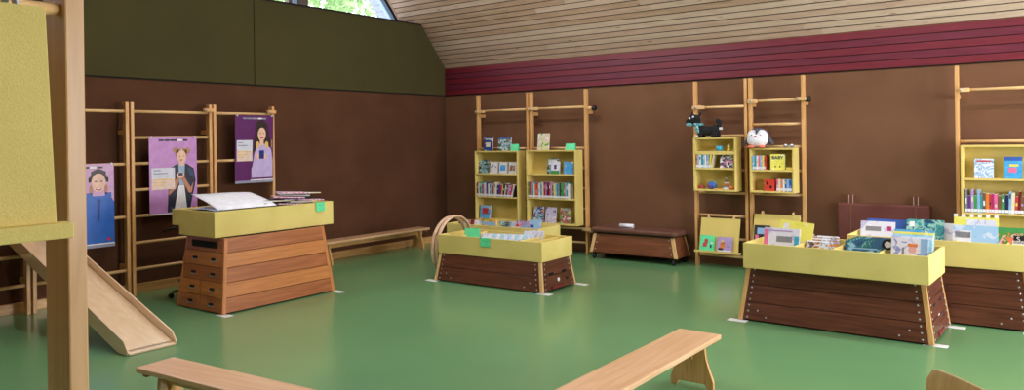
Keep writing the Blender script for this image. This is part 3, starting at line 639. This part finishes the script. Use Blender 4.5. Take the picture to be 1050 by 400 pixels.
for i, c in enumerate(['a_cyan', 'a_white', 'a_cyan', 'a_yellow', 'a_blue']):
    tb(t3_, '%s book, %s behind the book with the girl' % (['cyan', 'white', 'turquoise', 'yellow', 'blue'][i], ORD[i]), .56-.004*i, -.115+.045*i, .505, .3, .30+.014*i, c, rx=-.24, th=.025)
o = MB().cyl((0, 0, 0), (0, .03, .0), .045, 'black', 20).cyl((0, -.002, 0), (0, .01, 0), .026, 'white', 20).obj('toy_camera'); x, y = T(*t3_, .38, -.03); o.location = (x, y, .735); tag(o, 'black badge with a white disc beside the book with the girl', 'toy')
# right edge tray
tb(t4_, 'blue book behind the white labelled one, at the left end of the rightmost tray', -.50, .03, .52, .34, .33, 'spine_blue', rx=-.28, th=.02)
tb(t4_, 'white book with a grey label at the left end of the rightmost tray', -.555, -.06, .52, .3, .315, 'a_white', rx=-.28, th=.02, extras=[(.15, .6, .70, .84, 'spine_grey'), (.78, .9, .72, .86, 'spine_magenta')])
tb(t4_, 'dark blue and green nature book in the rightmost tray', -.16, -.03, .52, .31, .35, 'a_aqua', rx=-.3, th=.02, extras=[(.08, .22, .8, .94, 'spine_white')])
tb(t4_, 'white book behind the nature book in the rightmost tray', -.10, .03, .52, .4, .32, 'a_white', rx=-.3, th=.02)
t = tb(t4_, 'light blue book with a grey label in front of the notched yellow file', .255, -.16, .52, .34, .325, 'a_sky', rx=-.16, th=.015, extras=[(0, .42, 0, .86, 'a_white'), (.05, .4, .66, .82, 'spine_grey')])
r = tb(t4_, 'pale yellow file with notched white tabs behind the light blue book', .25, -.04, .52, .34, .385, 'a_yellow', rx=-.12, th=.02, extras=[(.3, .95, .6, .95, 'a_white')])
for k in range(6): MB().box(-.17+.062*k, -.17+.062*k+.028, 0, .02, .385, .412, 'white').obj('tab', r)
r = tb(t4_, 'red and green book with a black S label in the rightmost tray', .60, -.14, .52, .36, .32, 'a_redgreen', rx=-.14, th=.02, extras=[(0, 1, .86, 1, 'spine_green'), (.30, .78, .54, .66, 'spine_white'), (.32, .76, .58, .80, 'spine_black')])
lettering('S', .06, r, (-.03, -.003, .205), 'white')

# notes hanging over the rims
def note(label, x, y, z, w, h, rz, rx=-.05):
    o = MB().box(-w/2, w/2, -.0015, 0, -h, 0, 'green_note').box(-w/2, w/2, -.0015, .03, -.001, .0005, 'green_note').box(-w*.3, w*.3, -.002, -.001, -h*.35, -h*.32, 'spine_green').obj('sticky_note')
    o.location = (x, y, z); o.rotation_euler = (rx, 0, rz); tag(o, label, 'note', 'green notes on the trays')
x, y = T(*tm_, -.03, -.318); note('green note hanging on the front of the middle tray', x, y, .545, .145, .10, tm_[2])
x, y = 1.688, -4.0; note('green note hanging on the side of the tray on the tall orange box', x, y, .988, .12, .1, math.radians(90.5))

# ------------------------------------------------------------------ papers on the tall box tray
def curved(label, name, cx, cy, z, rz, L, W, mat, f, th=.0015, cat='paper', group=None):
    rows_ = []
    for i in range(13):
        u = i/12
        rows_.append([((u-.5)*L, (v/6-.5)*W, f(u, v/6)) for v in range(7)])
    mb = MB().sheet(rows_, mat, th); o = mb.obj(name); o.location = (cx, cy, z); o.rotation_euler = (0, 0, rz); tag(o, label, cat, group); return o
# magazine stack at the far end
random.seed(3)
GM = 'magazines on the tall box'
for i in range(9):
    nm = ['white', 'pink', 'mint green', 'lilac', 'black', 'rose', 'pale grey', 'cream', 'pink striped'][i]
    mm = ['a_mag', 'spine_white', 'a_mag', 'spine_lilac', 'black', 'a_mag', 'spine_white', 'spine_cream', 'a_mag'][i]
    o = MB().box(-.16, .16, -.12, .12, 0, .011, mm).box(-.157, .162, -.118, .122, .002, .009, 'pages').obj('magazine', bevel=.001)
    o.location = (1.50+.03*(i % 3), -4.22+.06*((i*7) % 5-2), .988+.0145*i); o.rotation_euler = (.0, .06, random.uniform(-.5, .5)+PI/2)
    tag(o, '%s magazine, %s from the bottom in the heap on the orange box' % (nm, ORD[i]), 'magazine', GM)
o = MB().box(-.14, .14, -.17, .17, 0, .035, 'black').obj('binder', bevel=.004); o.location = (1.46, -4.55, .987); o.rotation_euler = (0, 0, .25); tag(o, 'black binder beside the white poster sheet', 'binder')
o = MB().box(-.10, .10, -.14, .14, 0, .02, 'black').box(-.097, .103, -.137, .143, .004, .016, 'pages').obj('notebook', bevel=.002); o.location = (1.50, -4.47, 1.024); o.rotation_euler = (0, 0, -.35); tag(o, 'dark notebook on top of the black binder', 'notebook')
curved('large curling white poster sheet lying on the tall orange box', 'poster_sheet', 1.40, -4.88, .99, math.radians(86), .66, .54, 'paper', lambda u, v: .008+.12*v**.75+.012*math.sin(PI*u)*v+.02*(1-u)**6*v)
curved('blue leaflet at the near end of the tall orange box', 'leaflet', 1.40, -5.13, .988, math.radians(92), .26, .48, art('leaf', [(80, 120, 200), (190, 205, 235), (110, 140, 210)], 9), lambda u, v: .004+.012*math.sin(PI*v))
o = MB().box(-.11, .11, -.15, .15, 0, .006, 'a_sky').obj('leaflet'); o.location = (1.2, -4.98, .988); o.rotation_euler = (0, 0, .4); tag(o, 'pale blue leaflet partly under the white poster sheet', 'leaflet')

# ------------------------------------------------------------------ posters on the wall bars
def ell(cu, cv, ru, rv, n=20): return [(cu+ru*math.cos(2*PI*i/n), cv+rv*math.sin(2*PI*i/n)) for i in range(n)]
for nm, c in {'p_pink': (196, 140, 206), 'p_purple': (92, 24, 98), 'p_rose': (206, 160, 206), 'p_blue': (38, 100, 196), 'p_dblue': (20, 50, 130), 'p_navy': (28, 32, 58), 'p_denim': (44, 66, 104), 'p_skin': (234, 190, 168), 'p_skin2': (190, 128, 100), 'p_hair': (176, 130, 96), 'p_dhair': (48, 28, 28), 'p_card': (214, 216, 232), 'p_card2': (232, 206, 196), 'p_lilac': (196, 176, 226), 'p_shirt': (150, 180, 210), 'p_white': (236, 234, 240), 'p_yellow': (226, 190, 110), 'p_lip': (180, 50, 80), 'p_grey': (150, 150, 175), 'p_red': (210, 50, 60)}.items(): plain(nm, c, .35)
def poster(label, y0, y1, z0, z1, bg, shapes, tilt=0, curl=0):
    W, Hh = y1-y0, z1-z0
    mb = MB()
    mb.box(0, .003, 0, W, 0, Hh, bg)
    for lv, m, pts in shapes:
        a = .003+.0006*lv; P = [(min(1, max(0, u))*W, min(1, max(0, v))*Hh) for u, v in pts]
        mb.prism(P, .002, a, 'x', m)
    if curl: mb.prism([(0, 0), (W, 0), (W, -.03), (0, -.03)], .0, .012, 'x', 'p_grey'); 
    for u in (.02, W-.03): mb.box(-.02, .008, u, u+.015, Hh-.012, Hh+.008, 'white')
    o = mb.obj('poster'); o.location = (.19, y0, z0); o.rotation_euler = (0, tilt, 0); tag(o, label, 'poster', 'campaign posters on the wall bars')
def card(u0, u1, v0, v1, lv=6):
    s = [(lv, 'p_card', [(u0, (v0+v1)/2), (u1, (v0+v1)/2), (u1, v1), (u0, v1)]), (lv, 'p_card2', [(u0, v0), (u1, v0), (u1, (v0+v1)/2), (u0, (v0+v1)/2)])]
    h = v1-v0; w = u1-u0
    for f, l, m in ((.86, .3, 'p_grey'), (.72, .6, 'p_grey'), (.42, .8, 'p_yellow'), (.30, .55, 'p_yellow'), (.18, .4, 'p_yellow')):
        s.append((lv+1, m, [(u0+.08*w, v0+f*h), (u0+(.08+l)*w, v0+f*h), (u0+(.08+l)*w, v0+(f+.05)*h), (u0+.08*w, v0+(f+.05)*h)]))
    return s
def pills(m, wm='p_white', v=.955):
    s = []
    for i, (a, c) in enumerate(((.2, .30), (.32, .42), (.44, .57), (.59, .69), (.71, .80))): s.append((2, wm if i == 3 else m, [(a, v-.012), (c, v-.012), (c+.008, v), (c, v+.012), (a, v+.012), (a-.008, v)]))
    return s
def rect(a, b_, c, d): return [(a, c), (b_, c), (b_, d), (a, d)]
face2 = [(1, 'p_navy', [(.36, .02), (.40, .5), (.44, .60), (.58, .645), (.78, .645), (.93, .58), (.97, .42), (.93, .30), (.86, .1), (.84, .02)]),
 (2, 'p_shirt', [(.60, .645), (.74, .645), (.71, .3), (.74, .04), (.56, .04), (.62, .3)]), (3, 'p_white', [(.60, .36), (.72, .36), (.78, .03), (.50, .03)]),
 (2, 'p_denim', [(.80, .6), (.92, .56), (.94, .45), (.84, .5)]), (2, 'p_denim', [(.42, .1), (.52, .08), (.5, .02), (.4, .02)]),
 (4, 'p_skin2', [(.62, .49), (.68, .52), (.86, .33), (.92, .40), (.88, .26), (.82, .26)]), (4, 'p_skin2', [(.66, .50), (.60, .52), (.50, .38), (.38, .28), (.40, .24), (.56, .34)]),
 (5, 'p_skin', ell(.64, .5, .085, .04)), (6, 'p_denim', rect(.60, .69, .49, .53)),
 (3, 'p_skin', rect(.62, .72, .62, .70)), (3, 'p_hair', ell(.67, .77, .125, .085)), (3, 'p_hair', ell(.545, .825, .06, .038)), (3, 'p_hair', ell(.80, .82, .06, .038)),
 (4, 'p_skin', ell(.67, .735, .098, .085)), (5, 'p_white', rect(.665, .675, .79, .85)), (5, 'p_lip', ell(.665, .695, .035, .007)), (5, 'p_dhair', ell(.63, .745, .018, .004)), (5, 'p_dhair', ell(.71, .745, .018, .004)), (2, 'p_white', rect(0, 1, 0, .012)), (3, 'p_red', ell(.92, .06, .03, .018))]
poster('pink poster of a girl with two hair buns in a dark jacket holding a phone', -5.15, -4.585, .865, 1.74, 'p_pink', pills('p_navy')+face2+card(.04, .52, .32, .60))
face3 = [(1, 'p_dhair', [(.44, .42), (.48, .6), (.54, .88), (.62, .93), (.74, .93), (.84, .86), (.90, .66), (.96, .56), (.92, .5), (.80, .46), (.6, .5)]),
 (2, 'p_lilac', [(.42, .04), (.44, .2), (.50, .42), (.58, .56), (.80, .56), (.94, .48), (.985, .3), (.985, .04)]), (3, 'p_lilac', rect(.42, .9, .04, .2)),
 (3, 'p_skin', rect(.64, .74, .54, .64)), (4, 'p_skin', ell(.69, .71, .105, .105)), (5, 'p_dhair', [(.585, .74), (.64, .82), (.69, .83), (.745, .82), (.795, .74), (.80, .84), (.69, .9), (.58, .84)]),
 (6, 'p_lip', ell(.69, .655, .04, .01)), (6, 'p_dhair', ell(.65, .725, .018, .006)), (6, 'p_dhair', ell(.735, .725, .018, .006)), (5, 'p_yellow', ell(.58, .545, .045, .055)), (5, 'p_yellow', ell(.82, .545, .045, .055)),
 (5, 'p_skin', ell(.60, .37, .055, .05)), (5, 'p_skin', ell(.76, .37, .055, .05)), (6, 'p_dblue', rect(.62, .75, .33, .46)), (6, 'p_skin2', rect(.94, .97, .5, .62)), (2, 'p_white', rect(.4, 1, 0, .014))]
poster('dark purple poster of a long haired girl with headphones holding a phone', -4.09, -3.545, 1.19, 2.0, 'p_purple', pills('p_grey')+face3+card(.04, .44, .30, .62), .03, 1)
face1 = [(1, 'p_blue', [(.30, .0), (.30, .40), (.36, .55), (.55, .60), (.93, .60), (1, .52), (1, 0)]), (2, 'p_dblue', [(.70, .56), (.76, .56), (.74, .3), (.70, .26)]),
 (2, 'p_dhair', ell(.73, .82, .145, .115)), (3, 'p_skin', ell(.73, .765, .125, .115)), (4, 'p_dhair', [(.61, .82), (.68, .88), (.78, .88), (.85, .82), (.86, .9), (.73, .94), (.60, .9)]), (5, 'p_lip', ell(.73, .69, .05, .022)), (6, 'p_white', ell(.73, .695, .04, .01)),
 (5, 'p_dhair', ell(.68, .78, .022, .008)), (5, 'p_dhair', ell(.78, .78, .022, .008)), (4, 'p_skin2', ell(.60, .68, .03, .06)), (4, 'p_skin2', ell(.86, .68, .03, .06)), (4, 'p_blue', rect(.52, .62, .52, .64)), (4, 'p_blue', rect(.84, .95, .52, .64)),
 (5, 'black', ell(.575, .80, .018, .035)), (5, 'black', ell(.885, .80, .018, .035)), (3, 'p_red', ell(.90, .06, .035, .02)), (2, 'p_white', rect(0, 1, 0, .014))]
poster('pink and blue poster of a laughing child in a blue jacket beside the thick post', -6.12, -5.535, .61, 1.46, 'p_rose', pills('p_navy')+face1+card(.10, .42, .30, .54), 0, 1)

# ------------------------------------------------------------------ benches
def bench(label, L, W, Hh, loc, rz, top='bench_top_x', ends=(.14, .14)):
    t = thing('gym_bench', label, 'bench', loc, rz, 0, 'low wooden gym benches')
    MB().box(0, L, -W/2, W/2, Hh-.032, Hh, top).obj('seat', t, .006)
    MB().box(.06, L-.06, -.025, .025, Hh-.10, Hh-.032, 'beech_x').obj('beam', t, .004)
    for k, x in enumerate((ends[0], L-ends[1])):
        a, c = W/2-.02, W/2-.0
        pts = [(-c, 0), (-c+.045, 0), (-c+.06, .03), (c-.06, .03), (c-.045, 0), (c, 0), (c, .05), (c-.025, .12), (c-.05, .2), (c-.06, Hh-.033), (-c+.06, Hh-.033), (-c+.05, .2), (-c+.025, .12), (-c, .05)]
        MB().prism(pts, x-.013, x+.013, 'x', 'beech_z').obj('leg', t, .003)
        s = 1 if k == 0 else -1
        MB().prism([(x+s*.013, Hh-.033), (x+s*.16, Hh-.033), (x+s*.15, Hh-.06), (x+s*.05, Hh-.10), (x+s*.013, Hh-.17)], -.012, .012, 'y', 'beech_z').obj('brace', t, .003)
        MB().box(x-s*.10-.02, x-s*.10+.02, -W/2+.03, W/2-.03, Hh-.06, Hh-.032, 'oakdark_y').obj('end_cleat', t, .003)
    return t
bench('long wooden bench along the left wall behind the orange box', 2.05, .25, .315, (.28, -2.92, 0), PI/2)
bench('wooden bench in the foreground running towards the viewer, its curved leg panel visible', 2.5, .30, .335, (6.375, -4.58, 0), -PI/2)
bench('wooden bench cut off by the lower left edge near the slide', 1.95, .25, .335, (3.955, -7.08, 0), math.radians(5))

# ------------------------------------------------------------------ low vault top with castors
t = thing('vault_top', 'low brown vault top with a padded leather lid on black castors against the wall', 'vaulting box', (3.66, -.245, 0), math.radians(0))
Lb, Lt, D0 = 1.30, 1.18, .20
mb = MB(); a, c = .095, .365
mb.hexa([(-Lb/2, -D0, a), (Lb/2, -D0, a), (Lb/2, D0, a), (-Lb/2, D0, a), (-Lt/2, -D0+.03, c), (Lt/2, -D0+.03, c), (Lt/2, D0-.03, c), (-Lt/2, D0-.03, c)], wood('vaultside', [(104, 58, 36), (122, 70, 44), (136, 82, 52)], 'x', .4, .2)); mb.obj('body', t, .003)
for sx in (-1, 1):
    for sy in (-1, 1):
        def c4(X, Y, z):
            xs = sorted((X, X-sx*.05)); q = sorted((Y, Y-sy*.02)); return [(xs[0], q[0], z), (xs[1], q[0], z), (xs[1], q[1], z), (xs[0], q[1], z)]
        p = MB().hexa(c4(sx*(Lb/2+.004), sy*(D0+.004), a-.004)+c4(sx*(Lt/2+.004), sy*(D0-.026), c), 'pine_z').obj('corner_post', t, .003)
        for z in (.14, .23, .32):
            f = (z-a)/(c-a); MB().ball((sx*(Lb/2-(Lb-Lt)/2*f-.075), sy*(D0-.03*f+.002), z), (.009, .005, .009), 'metal', None, 8, 6).obj('rivet', p)
        MB().cyl((sx*(Lb/2-.06)-.015, sy*(D0-.03), .034), (sx*(Lb/2-.06)+.015, sy*(D0-.03), .034), .034, 'rubber', 16).box(sx*(Lb/2-.06)-.02, sx*(Lb/2-.06)+.02, sy*(D0-.03)-.02, sy*(D0-.03)+.02, .06, .095, 'black').obj('castor', t)
mb = MB(); mb.prism([(-.64, -.19), (-.60, -.215), (.60, -.215), (.645, -.18), (.645, .17), (.60, .2), (-.60, .2), (-.64, .17)], .37, .435, 'z', 'brown_leather'); mb.obj('padded_lid', t, .022)
MB().box(-.6, .6, -.19, .19, .355, .372, 'void').obj('lid_frame', t)
o = MB().cyl((-.10, 0, .026), (.10, 0, .026), .026, 'paper', 20).cyl((.10, 0, .026), (.101, 0, .026), .015, 'spine_grey', 14).obj('paper_roll'); o.location = (3.50, -.28, .435); o.rotation_euler = (0, 0, .08); tag(o, 'short white paper roll lying on the low brown vault top', 'paper roll')

# ------------------------------------------------------------------ maroon mat on the back wall
t = thing('gym_mat', 'maroon padded gym mat hanging on the brown wall behind the trays', 'mat', (6.65, -.06, .30))
MB().box(-.48, .48, -.05, .05, -.298, .565, 'maroon_leather').obj('pad', t, .02)
for x in (-.33, .34):
    MB().box(x-.004, x+.004, -.0515, -.05, .02, .545, 'spine_brown').obj('seam', t)
    MB().box(x-.032, x+.032, -.035, -.02, .54, .665, 'maroon_leather').box(x-.024, x-.020, -.0362, -.035, .54, .66, 'spine_cream').box(x+.020, x+.024, -.0362, -.035, .54, .66, 'spine_cream').box(x-.02, x+.02, -.02, .055, .645, .66, 'metal').obj('strap', t, .002)

# ------------------------------------------------------------------ hoops leaning beside the middle tray
hm = wood('hoopwood', [(198, 160, 128), (212, 176, 146), (224, 192, 166)], 'z', .4, .2)
for k, (x, y, R_, lb) in enumerate([(2.27, -2.42, .355, 'front one of two wooden hoops leaning against the middle book tray'), (2.205, -2.435, .35, 'rear one of two wooden hoops leaning against the middle book tray')]):
    o = MB().torus((0, 0, 0), R_, .015, hm, 'x', 72, 10, 1.7).obj('wooden_hoop'); o.location = (x, y, R_+.012); o.rotation_euler = (0, .05, .08); tag(o, lb, 'hoop', 'wooden hoops')

# ------------------------------------------------------------------ slide
t = thing('slide', 'pale wooden slide hooked on the wall bars and reaching the green floor', 'slide', (2.49, -6.33, 0))
P0, P1 = Vector((0, 0, .0)), Vector((-2.27, 0, .745))
d = (P1-P0).normalized(); nrm = Vector((d.z, 0, -d.x)); nrm = nrm if nrm.z > 0 else -nrm
def sp(s_, y, h): v = P0+d*s_+nrm*h; return (v.x, y, v.z)
LS = (P1-P0).length
sm = wood('slidewood', [(222, 190, 154), (228, 198, 164), (234, 206, 174)], 'x', .2, .7, .4)
MB().hexa([(0, -.19, .004), (0, .19, .004), sp(.05, .19, -.012)[:1]+(.19, .004), sp(.05, -.19, 0)[:1]+(-.19, .004), sp(0.0, -.19, .018), sp(0.0, .19, .018), sp(.06, .19, .018), sp(.06, -.19, .018)], sm).obj('end_lip', t)
MB().hexa([sp(.03, -.19, 0), sp(.03, .19, 0), sp(LS, .19, 0), sp(LS, -.19, 0), sp(0.03, -.19, .018), sp(.03, .19, .018), sp(LS, .19, .018), sp(LS, -.19, .018)], sm).obj('sliding_surface', t, .002)
for s in (-1, 1):
    y0, y1 = sorted((s*.19, s*.205))
    A_ = [sp(.02, 0, -.004), sp(.005, 0, .03), sp(.10, 0, .085), sp(LS, 0, .085), sp(LS, 0, -.045), sp(.14, 0, -.045)]
    MB().prism([(p[0], max(.002, p[2])) for p in A_], y0, y1, 'y', sm).obj('side_rail', t, .004)
MB().box(-2.33, -2.26, -.17, .17, .745-.05, .745-.03, 'metal').obj('hook_plate', t)
for y in (-.14, .14): MB().torus((-2.32, y, .745-.035-.0), .03, .008, 'metal', 'y', 20, 8).obj('hook', t)

# ------------------------------------------------------------------ climbing ladder post with display board in the foreground
t = thing('climbing_ladder', 'thick wooden ladder frame in the left foreground carrying the large yellow board', 'ladder', (6.705, -8.71, 0))
wood('postwood', [(204, 156, 108), (214, 168, 120), (222, 178, 132)], 'z', .3, .4, .9); wood('postdark', [(104, 62, 26), (116, 70, 30), (128, 80, 38)], 'z', .2, .6, .6)
for yy in (0, -.95):
    mb = MB(); mb.box(-.055, .055, yy-.02, yy+.02, 0, 3.1, 'postwood')
    mb.obj('upright', t, .004)
for z in (.25, .60, 1.937, 2.3, 2.7): MB().cyl((.03, -.93, z), (.03, -.02, z), .013, 'pine_y').obj('rung', t)
t = thing('display_board', 'large yellow fabric display board hanging on the foreground ladder post', 'display board', (6.815, -9.365, 1.49), 0, 0, 'yellow display boards on the wall bars')
Wd = .575; Hd = .435
MB().hexa([(.035, 0, 0), (.047, 0, 0), (.047, Wd, 0), (.035, Wd, 0), (-.005, 0, Hd), (.007, 0, Hd), (.007, Wd-.0, Hd), (-.005, Wd-.0, Hd)], 'tray_fabric').obj('board', t, .002)
MB().box(.03, .072, -.02, Wd+.02, -.018, .012, 'tray_fabric').obj('ledge', t, .002)
for u in (.08, Wd-.05): MB().torus((-.03, u, Hd-.008), .031, .007, 'metal', 'y', 20, 8).obj('hook', t)

# ------------------------------------------------------------------ office chair behind the tall box
t = thing('office_chair', 'black office chair base on castors behind the tall orange box', 'chair', (.74, -4.90, 0), .2)
for k in range(5):
    a = 2*PI*k/5+.35; c, s = math.cos(a), math.sin(a)
    MB().cyl((.03*c, .03*s, .10), (.27*c, .27*s, .065), .02, 'black', 10, .013).obj('base_arm', t)
    MB().cyl((.28*c-.012*s, .28*s+.012*c, .028), (.28*c+.012*s, .28*s-.012*c, .028), .028, 'rubber', 14).obj('castor', t)
MB().cyl((0, 0, .08), (0, 0, .38), .025, 'chrome', 14).obj('gas_spring', t)
MB().torus((0, 0, .18), .20, .01, 'chrome', 'z', 36, 8).obj('foot_ring', t)
MB().cyl((0, 0, .38), (0, 0, .44), .16, 'black', 24).obj('seat', t, .015)
MB().cyl((-.05, .05, .42), (-.10, .03, .66), .012, 'black', 8).cyl((-.10, .03, .66), (-.27, -.06, .74), .012, 'black', 8).cyl((-.27, -.06, .74), (-.39, -.12, .70), .012, 'black', 8).obj('armrest', t)

# ------------------------------------------------------------------ plywood chair at the lower right
t = thing('plywood_chair', 'curved plywood chair back cut off by the lower right corner', 'chair', (8.14, -6.548, 0), -.85)
rows_ = []
for i in range(17):
    u = -1+2*i/16
    rw = []
    for j in range(9):
        v = j/8
        z = .56+v*(.266-.012*abs(u)**6) ; x = .205*u*(1-.0*v); y = .015*(u*u)-.015 + .03*(1-v)
        if abs(u) > .9 and v > .85: z -= .03*(abs(u)-.9)*10*(v-.85)/.15
        rw.append((x, -y, z))
    rows_.append(rw)
MB().sheet(rows_, 'ply', .011).obj('backrest', t, .003)
MB().prism([(-.2, -.2), (.2, -.2), (.19, .16), (.1, .2), (-.1, .2), (-.19, .16)], .44, .452, 'z', 'ply').obj('seat', t, .004)
for sx in (-1, 1):
    MB().cyl((sx*.18, -.17, 0), (sx*.15, -.12, .44), .011, 'chrome', 12).obj('leg', t)
    MB().cyl((sx*.18, .19, 0), (sx*.15, .14, .44), .011, 'chrome', 12).obj('leg', t)
    MB().cyl((sx*.15, .12, .44), (sx*.14, .10, .62), .011, 'chrome', 12).obj('back_support', t)

# ------------------------------------------------------------------ trees outside the gable window
lm, nt, b = newmat('leaves'); ramp_noise(nt, b, (1, 1, 1), 3, [(96, 142, 84), (142, 178, 116), (190, 214, 160)], 3); b.inputs['Roughness'].default_value = .6
wood('bark', [(70, 56, 44), (86, 70, 56), (100, 84, 68)], 'z', .8, 0)
def tree(label, x, y, h, rad, n):
    t = thing('tree', label, 'tree', (x, y, -1.0), 0, 0, 'trees outside')
    MB().cyl((0, 0, 0), (0, 0, h*.75), .16, 'bark', 10, .07).obj('trunk', t)
    bm_ = MB(); i_ = bm_.mi(lm)
    for _ in range(n):
        while True:
            p = Vector((random.uniform(-1, 1), random.uniform(-1, 1), random.uniform(-1, 1)))
            if .3 < p.length < 1: break
        c = Vector((p.x*rad, p.y*rad, h*.72+p.z*rad*1.15)); u = Vector((random.gauss(0, 1), random.gauss(0, 1), random.gauss(0, 1))).normalized(); w = u.orthogonal().normalized(); s_ = random.uniform(.07, .15)
        f = bm_.bm.faces.new([bm_.bm.verts.new(c+u*s_), bm_.bm.verts.new(c+w*s_*.6), bm_.bm.verts.new(c-u*s_), bm_.bm.verts.new(c-w*s_*.6)]); f.material_index = i_
    bm_.obj('foliage', t)
tree('light green tree seen through the gable window, nearer the roof overhang', -7.5, 4.6, 8.2, 1.5, 1000)
tree('light green tree seen through the gable window, nearer the brown mullion', -6.5, 1.9, 8.6, 1.35, 900)

# ------------------------------------------------------------------ light
w = bpy.data.worlds.new('World'); SC.world = w; w.use_nodes = True
bg = w.node_tree.nodes['Background']; bg.inputs[0].default_value = (.92, .96, 1, 1); bg.inputs[1].default_value = 4.0
def area(name, loc, rot, sx, sy, e, col=(1, .99, .97)):
    L_ = bpy.data.lights.new(name, 'AREA'); L_.shape = 'RECTANGLE'; L_.size = sx; L_.size_y = sy; L_.energy = e; L_.color = col
    o = bpy.data.objects.new(name, L_); COL.objects.link(o); o.location = loc; o.rotation_euler = rot; return o
for k, (a, c) in enumerate(WY):
    area('window_daylight', (XR-.03, (a+c)/2, (WZ0+WZ1)/2), (0, PI/2, 0), WZ1-WZ0, c-a, (170, 230)[k], (1, 1, 1))
# unseen hanging lamps, added above the hall as overhead fill light
def lamp(x, y, z, e):
    t = thing('fill_lamp', 'unseen long white lamp added above the hall for fill light', 'lamp', (x, y, z), 0, 0, 'added fill lamps')
    MB().box(-.8, .8, -.12, .12, .0, .08, 'white').obj('housing', t, .01)
    for s in (-.7, .7): MB().cyl((s, 0, .08), (s, 0, 1.0), .006, 'metal', 8).obj('cable', t)
    area('fill_lamp_light', (x, y, z-.01), (0, 0, 0), 1.5, .22, e)
for x in (3.0, 7.0, 10.2):
    lamp(x, -2.3, 4.3, 50); lamp(x, -5.4, 5.0, 44)

# ------------------------------------------------------------------ camera
cam = bpy.data.cameras.new('Camera'); co = bpy.data.objects.new('Camera', cam); COL.objects.link(co); SC.camera = co
yaw, pitch, roll = .6448538982237915, .0003124701, -.0140416085
f_ = Vector((-math.sin(yaw)*math.cos(pitch), math.cos(yaw)*math.cos(pitch), math.sin(pitch)))
r_ = Vector((math.cos(yaw), math.sin(yaw), 0)); u_ = r_.cross(f_)
c, s = math.cos(roll), math.sin(roll); r2 = c*r_+s*u_; u2 = -s*r_+c*u_
co.matrix_world = Matrix(((r2.x, u2.x, -f_.x, 8.452), (r2.y, u2.y, -f_.y, -9.432), (r2.z, u2.z, -f_.z, 1.65), (0, 0, 0, 1)))
cam.sensor_width = 36; cam.lens = 775.5408/1050*36; cam.shift_y = -(200-143.2287)/1050; cam.clip_start = .05
vs = SC.view_settings; vs.view_transform = 'Standard'; vs.look = 'None'; vs.exposure = 0; vs.gamma = 1; vs.use_curve_mapping = False
